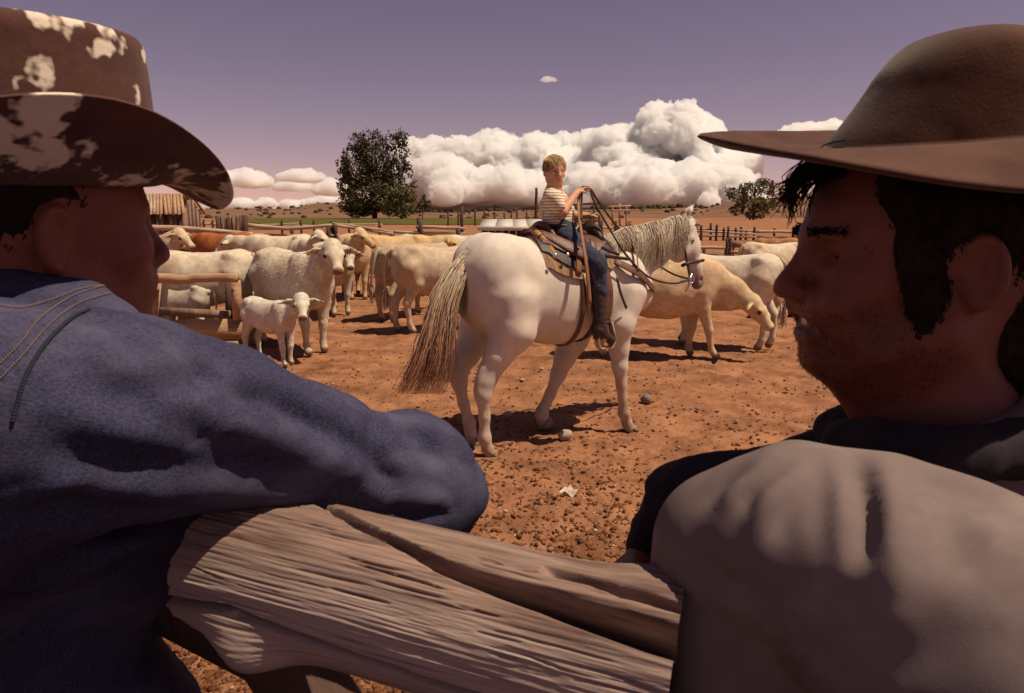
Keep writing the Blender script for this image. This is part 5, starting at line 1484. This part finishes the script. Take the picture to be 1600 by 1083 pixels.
# rough sawn end, slanted
skew = -.022 - .022 * np.cos(T_ - rad(85)) + .012 * fbm(np.stack([np.cos(T_) * 3, np.sin(T_) * 3, T_ * 0], -1), 3, 41) - g1 * .3
sx = s_ + skew * np.clip(1 - U_ / .16, 0, 1) ** 1.0
LV = LA + sx[..., None] * lax + (r * np.cos(T_))[..., None] * lu + (r * np.sin(T_))[..., None] * ln
log = thing('log_rail', 'thick cracked weathered log, top rail of the fence the two men lean on', 'log', LA)
g = Geo(); g.grid(np.concatenate([LV, LV[:, :1]], 1)[:, ::-1])
for k_, row in ((0, LV[0]), (1, LV[-1])):
    cen = row.mean(0); rings = [row] + [cen + (row - cen) * f for f in (.93, .6, .3)]
    A = np.stack(rings); A[1:] += lax * (.004 if k_ == 0 else -.004); A = np.concatenate([A, A[:, :1]], 1)
    g.grid(A[::-1] if k_ else A)
g.v = [v - LA for v in g.v]
mat_log = material('cracked grey log', (0.325, 0.215, 0.170), (0.10, 0.056, 0.045), scale=9, rough=0.9, bump=0.55, bscale=60, detail=10, stretch=None, c3=(0.42, 0.31, 0.26), s3=4, spec=.2, dist=.006)
# turn the grain along the log
def grain(mat, ax, k=.10):
    nt_ = mat.node_tree; tcn = [n for n in nt_.nodes if n.type == 'TEX_COORD'][0]
    mp = nt_.nodes.new('ShaderNodeMapping'); e = Vector((1, 0, 0)).rotation_difference(Vector(ax)).inverted().to_euler()
    mp.vector_type = 'POINT'; mp.inputs['Rotation'].default_value = e
    mp2 = nt_.nodes.new('ShaderNodeMapping'); mp2.inputs['Scale'].default_value = (k, 1, 1)
    old = [(l.to_node, l.to_socket) for l in nt_.links if l.from_node == tcn]
    nt_.links.new(tcn.outputs['Object'], mp.inputs['Vector']); nt_.links.new(mp.outputs[0], mp2.inputs['Vector'])
    for n_, s__ in old: nt_.links.new(mp2.outputs[0], s__)
for n_ in mat_log.node_tree.nodes:
    if n_.type == 'TEX_NOISE' and abs(n_.inputs['Scale'].default_value - 9) < .1: n_.inputs['Scale'].default_value = 55
grain(mat_log, lax)
g.build('trunk', mat_log, log)
for n_, px, py, rr in [(1, 412, 893, .004), (2, 520, 800, .0035), (3, 430, 1010, .02)]:
    pass
# upright that carries the log, and the lower rail
fp = thing('fence_brace', 'thick slanting brace in shade under the end of the cracked log', 'post', (0, .86, 0))
g = Geo(); g.tube([P(196, 886, .84) - np.array(fp.location), P(440, 1014, .84) - np.array(fp.location), P(1300, 1640, .84) * np.array([1, 1, 0]) - np.array(fp.location)], [.045, .050, .06], 14, wob=.05); g.build('post_trunk', mat_dark, fp)

def bits(name, label, px, py, size, mat, seed, cat='stone', flat=.6, sides=(12, 8), group=None):
    g = Geo(); g.ball((0, 0, size * flat * .55), (size, size * .8, size * flat), *sides, noise=.25, seed=seed)
    o = g.build(name, mat); o.location = G(px, py); o.rotation_euler = (0, 0, seed); return tag(o, label, cat, group)
mat_stone = material('dusty stone', (0.46, 0.34, 0.24), (0.32, 0.22, 0.15), scale=14, rough=.9, bump=.4, bscale=50)
mat_stone2 = material('grey stone', (0.26, 0.18, 0.15), (0.18, 0.12, 0.10), scale=14, rough=.9, bump=.4, bscale=50)
bits('stone', 'grey stone right of the front hooves of the grey horse', 1010, 628, .062, mat_stone2, 2, flat=.75)
bits('stone', 'pale rounded stone in the shadow between the legs of the grey horse', 883, 684, .064, mat_stone, 4, flat=.62)
bits('stone', 'small pale stone beside the near hind leg of the grey horse', 793, 650, .042, mat_stone, 5, flat=.6)
bits('stone', 'small white stone far behind the front legs of the grey horse', 846, 578, .03, mat_stone, 6)
bits('stone', 'flat whitish stone beside the collar of the man in the brown hat', 1303, 656, .05, mat_stone, 8, flat=.4)
bits('stone', 'tiny white stone under the belly of the grey horse', 816, 594, .03, mat_stone, 9, flat=.4)
PEB = ['brown pebble in the dirt left of the tail of the grey horse', 'brown pebble in open dirt right of the front hooves, below the tan cow', 'brown pebble alone in the dirt left of the collar of the brown-hatted man', 'brown pebble below the head of the tan cow',
       'brown pebble in the dirt straight below the front hooves of the horse', 'brown pebble close to the elbow of the denim sleeve', 'brown pebble a little below and right of the torn pale scrap', 'brown pebble left of the chin of the brown-hatted man',
       'brown pebble under the tip of the tail of the grey horse', 'brown pebble in the dirt above the denim sleeve, below the calf', 'brown pebble between the torn pale scrap and the shirt collar', 'brown pebble just left of the grey stone', 'brown pebble nearest the top edge of the cracked log', 'brown pebble in the dirt just below the chin of the brown-hatted man']
for i in range(14):
    px, py = [(560, 580), (1090, 640), (1180, 700), (1230, 610), (960, 760), (790, 800), (930, 830), (1150, 660), (640, 590), (520, 600), (1060, 700), (985, 640), (860, 860), (1270, 650)][i]
    bits('pebble', PEB[i], px, py, random.uniform(.014, .026), random.choice([mat_stone, mat_stone2]), 20 + i, 'pebble', .6, (8, 6), 'small brown pebbles on the corral dirt')
# torn scrap of pale paper
g = Geo(); c = G(888, 772)
n_ = 7; A = np.zeros((n_, n_, 3))
for i in range(n_):
    for j in range(n_):
        x, y = (i / (n_ - 1) - .5), (j / (n_ - 1) - .5)
        A[i, j] = (x * .13 * (1 - .4 * (y > .1) * (x > 0)) + .015 * math.sin(5 * y), y * .11 * (1 - .3 * (x < -.1)), .012 + .016 * math.sin(9 * x + 4 * y) + .012 * abs(x * y) * 8)
B = A.copy(); B[..., 2] -= .0012
g.grid(A); g.grid(B[::-1]); o = g.build('paper_scrap', material('pale paper', (.62, .50, .38), (.50, .38, .27), scale=20, rough=.8)); o.location = c; o.rotation_euler = (0, 0, .5)
tag(o, 'torn pale scrap lying on the dirt between the two men', 'paper')

# ------------------------------------------------------------------ wooden trough frame, left
TO = G(322, 552)
tr_ = thing('feed_trough', 'wooden feed trough with slanting legs and a peeled pole on top, by the white calf', 'trough', TO)
YT = TO[1]
def tp(px, py, dy=0): return PY(px, py, YT + dy) - TO
np.random.seed(11)
def pole(pts, r0, r1, mat, parent, name='pole', n=10, sides=9, wob=.07):
    g = Geo(); p = spline(pts, n); p = p + np.random.normal(0, r0 * .12, p.shape); g.tube(p, np.linspace(r0, r1, n), sides, wob=wob); return g.build(name, mat, parent)
pole([tp(236, 434, -.1), tp(300, 436, -.1), tp(371, 434, -.1)], .062, .050, mat_plank, tr_, 'top_pole')
pole([tp(236, 414, 1.0), tp(262, 410, 1.0), tp(300, 418, 1.0)], .05, .05, mat_plank, tr_, 'top_pole')
def beam(name, a, b, w, h, mat, parent, up=(0, 1, 0)):
    g = Geo(); g.beam(a, b, w, h, up); return g.build(name, mat, parent, smooth=False)
beam('leg', tp(246, 440), tp(232, 560), .09, .05, mat_plank, tr_); beam('leg', tp(258, 440, .25), tp(246, 560, .3), .06, .09, mat_dark, tr_)
beam('leg', tp(368, 438), tp(372, 500), .10, .07, mat_plank, tr_); beam('leg', tp(357, 438, .25), tp(358, 500, .2), .05, .10, mat_dark, tr_)
beam('leg', tp(366, 438, .8), tp(380, 560, .8), .08, .06, mat_plank, tr_)
beam('rail', tp(244, 486, .1), tp(360, 492, .1), .10, .04, mat_wood2, tr_)
beam('rail', tp(230, 442, .9), tp(372, 446, .9), .08, .05, mat_dark, tr_)
for i, (y0, y1, x1) in enumerate([(497, 530, 378), (532, 560, 374)]):
    a, b = tp(238, (y0 + y1) / 2 + 4), tp(x1, (y0 + y1) / 2)
    beam('plank', a, b, (tp(300, y0) - tp(300, y1))[2] * .97, .035, mat_plank, tr_)
    beam('plank', a + np.array([0, .7, 0]), b + np.array([0, .7, 0]), (tp(300, y0) - tp(300, y1))[2] * .97, .035, mat_plank, tr_)
beam('plank', tp(376, 512) + np.array([.02, .02, 0]), tp(376, 512) + np.array([.02, .70, 0]), .30, .035, mat_wood2, tr_, (1, 0, 0))
beam('floor_board', tp(238, 556, .35), tp(374, 552, .35), .66, .04, mat_wood2, tr_, (0, 0, 1))

# ------------------------------------------------------------------ rail fences
def fence(label, posts, rails, y, group=None, rr=.055, mat=mat_wood, pm=None):
    """posts: (px, top py, Y, r); rails: ((px,py,Y) ...)"""
    o0 = PY(posts[0][0], posts[0][1], posts[0][2]); o0 = np.array([o0[0], o0[1], 0])
    t = thing('rail_fence', label, 'fence', o0, 0, group or 'pole fences round the corral')
    for (px, py, Y, r) in posts:
        top = PY(px, py, Y); pole([np.array([top[0], top[1], -.1]) - o0, (top + np.array([top[0] + .02, top[1], 0])) / 2 - o0, top - o0], r * 1.1, r * .9, pm or mat_dark, t, 'post', 6, 8)
    for rl in rails:
        r = rr * random.uniform(.8, 1.2)
        pole([PY(*p) - o0 for p in rl], r, r * .75, mat, t, 'rail', 9, 8)
    return t
fence('weathered pole fence running from the plank shed to the first tall post', [(240, 350, 19, .08), (381, 336, 19, .085), (300, 352, 19.4, .07)],
      [[(225, 355, 18.8), (290, 358, 18.8), (394, 366, 18.8)], [(232, 368, 18.8), (290, 372, 18.8), (352, 377, 18.8)], [(346, 373, 18.7), (380, 373, 18.7), (419, 371, 18.7)], [(236, 384, 18.8), (380, 388, 18.8)]], 19, rr=.07)
fence('pole fence between the first tall post and the tangled brush', [(455, 352, 20.5, .06), (519, 346, 20.5, .08), (513, 352, 20.2, .07)],
      [[(388, 367, 20), (450, 368, 20.3), (530, 368, 20.4)], [(414, 377, 20), (470, 375, 20.3), (528, 378, 20.4)], [(384, 352, 20.1), (450, 357, 20.2), (520, 351, 20.3)], [(390, 387, 20), (528, 388, 20.4)]], 20, rr=.055)
fence('pole fence with two slanting rails left of the crossed posts', [(524, 347, 20.4, .06), (612, 361, 19.6, .075), (592, 343, 24, .05)],
      [[(520, 350, 20.2), (570, 356, 19.8), (614, 363, 19.4)], [(522, 352, 20.0), (570, 359, 19.8), (614, 366, 19.3)], [(500, 373, 20.2), (560, 374, 19.8), (622, 376, 19.4)], [(504, 353, 25), (550, 351, 25), (597, 351, 25)], [(510, 388, 20), (618, 392, 19.5)]], 20, rr=.05)
fence('pole fence with three level rails ending at the tall thin post', [(655, 340, 21, .07), (657, 346, 20.6, .07), (716, 356, 20, .075), (721, 322, 21, .05)],
      [[(612, 371, 19.8), (660, 372, 20), (734, 373, 20.2)], [(612, 380, 19.4), (660, 383, 19.8), (726, 386, 20)], [(650, 354, 20.8), (690, 356, 20.8), (726, 357, 20.8)], [(612, 362, 20.8), (660, 364, 20.8), (726, 365, 20.8)], [(640, 366, 21), (720, 369, 21)], [(720, 368, 19), (760, 380, 15)]], 20, rr=.05)
fence('far pole fence of many uneven posts below the round tree', [(x_, y_, 50 + random.uniform(-1, 1), .09) for x_, y_ in [(1096, 352), (1111, 349), (1120, 351), (1131, 356), (1138, 354), (1150, 356), (1158, 354), (1166, 359), (1179, 355), (1210, 357), (1240, 358), (1270, 360)]],
      [[(1080, 361, 50), (1130, 363, 50), (1182, 366, 50)], [(1080, 367, 50), (1130, 369, 50), (1182, 370, 50)], [(1176, 362, 50.4), (1230, 362, 50.4), (1300, 364, 50.4)], [(1176, 370, 50.4), (1240, 372, 50.4), (1300, 374, 50.4)], [(1060, 357, 50.6), (1120, 359, 50.6), (1180, 361, 50.6)]], 50, rr=.09)
fence('low dark pole fence just behind the white cow at the right', [(1136, 373, 22, .06), (1141, 372, 22, .06), (1207, 386, 21, .06), (1230, 381, 21, .06), (1216, 388, 21, .05), (1100, 386, 22, .05)],
      [[(1060, 386, 22), (1100, 387, 22), (1140, 387, 22)], [(1060, 394, 22), (1100, 396, 22), (1142, 399, 22)], [(1140, 394, 22), (1180, 396, 21.5), (1235, 400, 21)], [(1140, 404, 22), (1180, 405, 21.5), (1235, 408, 21)]], 22, rr=.05)
fence('thin wire fence posts along the far edge of the green field', [(x_, 329 + random.uniform(-2, 3), 120, .14) for x_ in (700, 716, 742, 757, 773, 788, 799, 808, 823)],
      [[(690, 339, 120), (760, 338, 120), (830, 339, 120)]], 120, rr=.07)
fence('far rail fence in front of the left hill', [(x_, 343, 60, .10) for x_ in (318, 332, 440, 470, 490, 545)], [[(300, 349, 60), (400, 352, 60), (470, 349, 60)], [(300, 356, 60), (400, 358, 60), (480, 356, 60)], [(430, 353, 62), (500, 353, 62), (560, 352, 62)]], 60, rr=.10)
fence('far pale pole fence beyond the neck of the grey horse', [(x_, y_, 34, .07) for x_, y_ in ((900, 338), (918, 342), (940, 345), (962, 345), (985, 350), (1030, 348))], [[(880, 352, 34), (950, 356, 34), (1050, 360, 34)], [(880, 362, 34), (950, 366, 34), (1050, 368, 34)]], 34, rr=.07)
# gate frames far right of the boy
t = thing('gate_frame', 'far square gate frame of poles standing above the neck of the grey horse', 'gate', PY(970, 345, 60) * np.array([1, 1, 0]))
o0 = np.array(t.location)
for px in (957, 968, 979): pole([PY(px, 352, 60) - o0, PY(px, 335, 60) - o0, PY(px, 318 if px == 968 else 321, 60) - o0], .09, .08, mat_wood, t, 'post', 5, 7)
for a, b in (((950, 323), (986, 322)), ((953, 329), (985, 329))): pole([PY(*a, 59.8) - o0, PY((a[0] + b[0]) / 2, (a[1] + b[1]) / 2, 59.8) - o0, PY(*b, 59.8) - o0], .08, .08, mat_wood, t, 'crossbar', 5, 7)
t = thing('squeeze_chute', 'dark pipe head gate with a long crossbar behind the raised hand of the boy', 'gate', PY(915, 352, 16) * np.array([1, 1, 0]))
o0 = np.array(t.location)
for px in (894, 900, 908, 928, 936): pole([PY(px, 390, 16) - o0, PY(px, 350, 16) - o0, PY(px, 319 if px in (894, 928) else 334, 16) - o0], .022, .022, mat_dark, t, 'bar', 5, 7, .0)
pole([PY(892, 321, 15.9) - o0, PY(910, 319, 15.9) - o0, PY(936, 317, 15.9) - o0], .024, .024, mat_dark, t, 'crossbar', 5, 7, .0)
pole([PY(892, 345, 15.9) - o0, PY(910, 346, 15.9) - o0, PY(938, 345, 15.9) - o0], .022, .022, mat_dark, t, 'crossbar', 5, 7, .0)
pole([PY(918, 352, 15.9) - o0, PY(928, 342, 15.9) - o0, PY(938, 330, 15.9) - o0], .022, .022, mat_dark, t, 'lever', 5, 7, .0)
t = thing('pole', 'tall bare pole standing right behind the back of the boy', 'pole', PY(838, 345, 60) * np.array([1, 1, 0]))
o0 = np.array(t.location)
pole([np.array([0, 0, 0.]), PY(838, 320, 60) - o0, PY(838, 294, 60) - o0], .13, .11, mat_dark, t, 'shaft', 6, 8)
def shrub(name, label, px, py, Y, w, h, n, seed, mat, grp=None):
    rng = np.random.RandomState(seed); c = PY(px, py, Y); c[2] = float(land_z(c[0], c[1])) if Y > 60 else 0
    t = thing(name, label, 'bush', c, 0, grp); g = Geo()
    for i in range(12):
        e = np.array([rng.uniform(-w, w) * .8, rng.uniform(-w, w) * .6, h * rng.uniform(.6, 1)]); g.tube(spline([(0, 0, -.05), e * .5 + np.array([0, 0, .1]), e], 5), np.linspace(w * .05, w * .012, 5), 5)
    g.build('stem', mat_bark, t)
    p = rng.normal(0, .42, (n, 3)) * np.array([w, w, h * .5]) + np.array([0, 0, h * .58]); s = w * rng.uniform(.05, .14, n)
    a = rng.normal(size=(n, 3)); a /= np.linalg.norm(a, axis=1)[:, None]; b = np.cross(a, rng.normal(size=(n, 3))); b /= np.linalg.norm(b, axis=1)[:, None]
    V = np.stack([p + a * s[:, None], p + b * s[:, None] * .6, p - a * s[:, None], p - b * s[:, None] * .6], 1).reshape(-1, 3)
    obj('leaves', mesh_np('leaves', V, np.arange(4 * n).reshape(-1, 4), smooth=False), mat, t)
shrub('bush', 'tall dark bush round the foot of the bare pole behind the boy', 838, 345, 58, .65, 1.9, 600, 3, mat_sage)
shrub('bush', 'tangle of dry brush against the crossed fence posts', 507, 360, 21, .30, 1.25, 260, 4, mat_sage)
shrub('bush', 'low dark bush seen just above the mane of the grey horse', 977, 345, 40, .7, 1.2, 500, 6, mat_sage)
# feed bunks standing in the row behind the fence
for i, (x0, x1, yt, yb, lab) in enumerate([(1143, 1171, 378, 387, 'grey wooden feed bunk by the twin posts, leftmost of three'), (1191, 1205, 383, 390, 'short dark feed bunk standing alone, middle one of three'), (1212, 1228, 383, 393, 'whitish feed bunk beside the last post, rightmost of three')]):
    Y = 23.5; a, b = PY(x0, yb, Y), PY(x1, yb, Y); o0 = np.array([a[0], Y, 0]); t = thing('feed_bunk', lab, 'trough', o0, 0, 'feed bunks behind the right-hand fence')
    w = b[0] - a[0]; z0, z1 = a[2], PY(x0, yt, Y)[2]
    mm = [mat_wood2, mat_dark, mat_plank][i]
    for dy in (0, .5): beam('plank', np.array([0, dy, (z0 + z1) / 2]), np.array([w, dy, (z0 + z1) / 2]), z1 - z0, .04, mm, t)
    for dx in (.02, w - .02): beam('end_board', np.array([dx, .022, (z0 + z1) / 2]), np.array([dx, .478, (z0 + z1) / 2]), z1 - z0, .04, mm, t, (1, 0, 0))
    beam('floor_board', np.array([.045, .25, z0 + .03]), np.array([w - .045, .25, z0 + .03]), .44, .03, mm, t, (0, 0, 1))
    for dx in (.08, w - .08):
        for dy in (.06, .44): beam('leg', np.array([dx, dy, -.05]), np.array([dx, dy, z0 + .01]), .05, .05, mat_dark, t, (1, 0, 0))

# ------------------------------------------------------------------ low shed with a pale roof, behind the rump
YS = 16.0
a, b = PY(752, 372, YS), PY(905, 372, YS); o0 = np.array([a[0], YS, 0])
t = thing('low_shed', 'low dark shed with a flat whitish metal roof behind the rump of the grey horse', 'shed', o0)
W_ = b[0] - a[0]; zt = PY(752, 357, YS)[2]
for i in range(14):
    x0 = W_ * i / 14; beam('wall_board', np.array([x0 + W_ / 28, .06 + .004 * (i % 3), 0]), np.array([x0 + W_ / 28, .06 + .004 * (i % 3), zt - .035]), W_ / 14 - .012, .03, mat_dark, t, (0, 1, 0))
for dx in (.03, W_ - .03): beam('side_wall', np.array([dx, 1.3, (zt - .05) / 2]), np.array([dx, 1.301, (zt - .05) / 2]), .05, 2.2, mat_dark, t, (0, 0, 1)) if False else beam('side_wall', np.array([dx, .12, (zt - .05) / 2]), np.array([dx, 2.4, (zt - .05) / 2]), .04, zt - .05, mat_dark, t, (0, 0, 1))
mat_roof = material('pale metal roofing', (0.66, 0.58, 0.52), (0.52, 0.45, 0.39), scale=3, rough=.6, bump=.2, bscale=10)
for i in range(6):
    x0 = W_ * i / 6 - .06; g = Geo(); g.box((x0 + W_ / 12 + .02, 1.25, zt + .10 + .003 * (i % 2)), (W_ / 6 + .03, 2.75, .025), np.array([[1, 0, 0], [0, math.cos(.06), -math.sin(.06)], [0, math.sin(.06), math.cos(.06)]])); g.build('roof_sheet', mat_roof, t, smooth=False)
beam('fascia', np.array([-.08, -.11, zt + .0]), np.array([W_ + .08, -.11, zt + .0]), .09, .03, mat_roof, t, (0, 1, 0))

# ------------------------------------------------------------------ plank shed far left
YB = 34.0
e0, e1 = PY(150, 333, YB), PY(288, 333, YB); r0, r1 = PY(150, 311, YB), PY(272, 311, YB)
o0 = np.array([e0[0], YB, 0])
t = thing('plank_shed', 'log shed with pale plank roof beside the nose of the man in denim', 'shed', o0)
Wb = e1[0] - e0[0]; ze, zr = e0[2], r0[2] + .25
nb = 20
for i in range(nb):
    x = Wb * (i + .5) / nb; beam('wall_log', np.array([x, .15 + .03 * (i % 2), -.05]), np.array([x, .15 + .03 * (i % 2), ze - .05]), Wb / nb * .80, .12, mat_wood2 if i % 3 else mat_dark, t, (0, 1, 0))
for i in range(8):
    y = .3 + 1.6 * (i + .5) / 8; beam('wall_log', np.array([Wb - .12, y, -.05]), np.array([Wb - .12, y, ze + (zr - ze) * min(y, 2 - y) - .1]), 1.6 / 8 * .85, .10, mat_dark if i % 2 else mat_wood2, t, (1, 0, 0))
for i in range(26):
    x = Wb * (i + .5) / 26; j = random.uniform(-.12, .12)
    for sgn in (1, -1):
        y0, y1 = (-.35 + j, 1.05) if sgn > 0 else (2.35 + j, 1.05)
        slant = .55 if sgn > 0 else 0
        beam('roof_plank', np.array([x + slant * .3, y0, ze - .06 + .02 * (i % 2)]), np.array([x - slant * .9, y1, zr + .02 * (i % 2)]), Wb / 26 * .86, .04, mat_plank if random.random() < .7 else mat_wood, t, (0, 0, 1))
beam('back_wall', np.array([0, 1.95, ze / 2]), np.array([Wb - .2, 1.95, ze / 2]), ze, .1, mat_dark, t, (0, 1, 0))
# board windbreak
YB = 46.0; a, b = PY(338, 361, YB), PY(389, 361, YB); o0 = np.array([a[0], YB, 0])
t = thing('board_windbreak', 'dark upright board windbreak standing behind the left fence', 'screen', o0)
Wp = b[0] - a[0]; zt = PY(338, 338, YB)[2]
for i in range(12): beam('board', np.array([Wp * (i + .5) / 12, .02 * (i % 2), -.1]), np.array([Wp * (i + .5) / 12, .02 * (i % 2), zt + random.uniform(-.05, .05)]), Wp / 12 * .95, .04, mat_wood2 if i % 4 else mat_dark, t, (0, 1, 0))
for z in (.4, zt - .3): beam('batten', np.array([0, .06, z]), np.array([Wp, .06, z]), .1, .04, mat_dark, t, (0, 1, 0))
for px in (371, 387): pole([PY(px, 365, 45.6) * np.array([1, 1, 0]) - o0, PY(px, 348, 45.6) - o0, PY(px, 336, 45.6) - o0], .11, .10, mat_wood2, t, 'post', 5, 7)
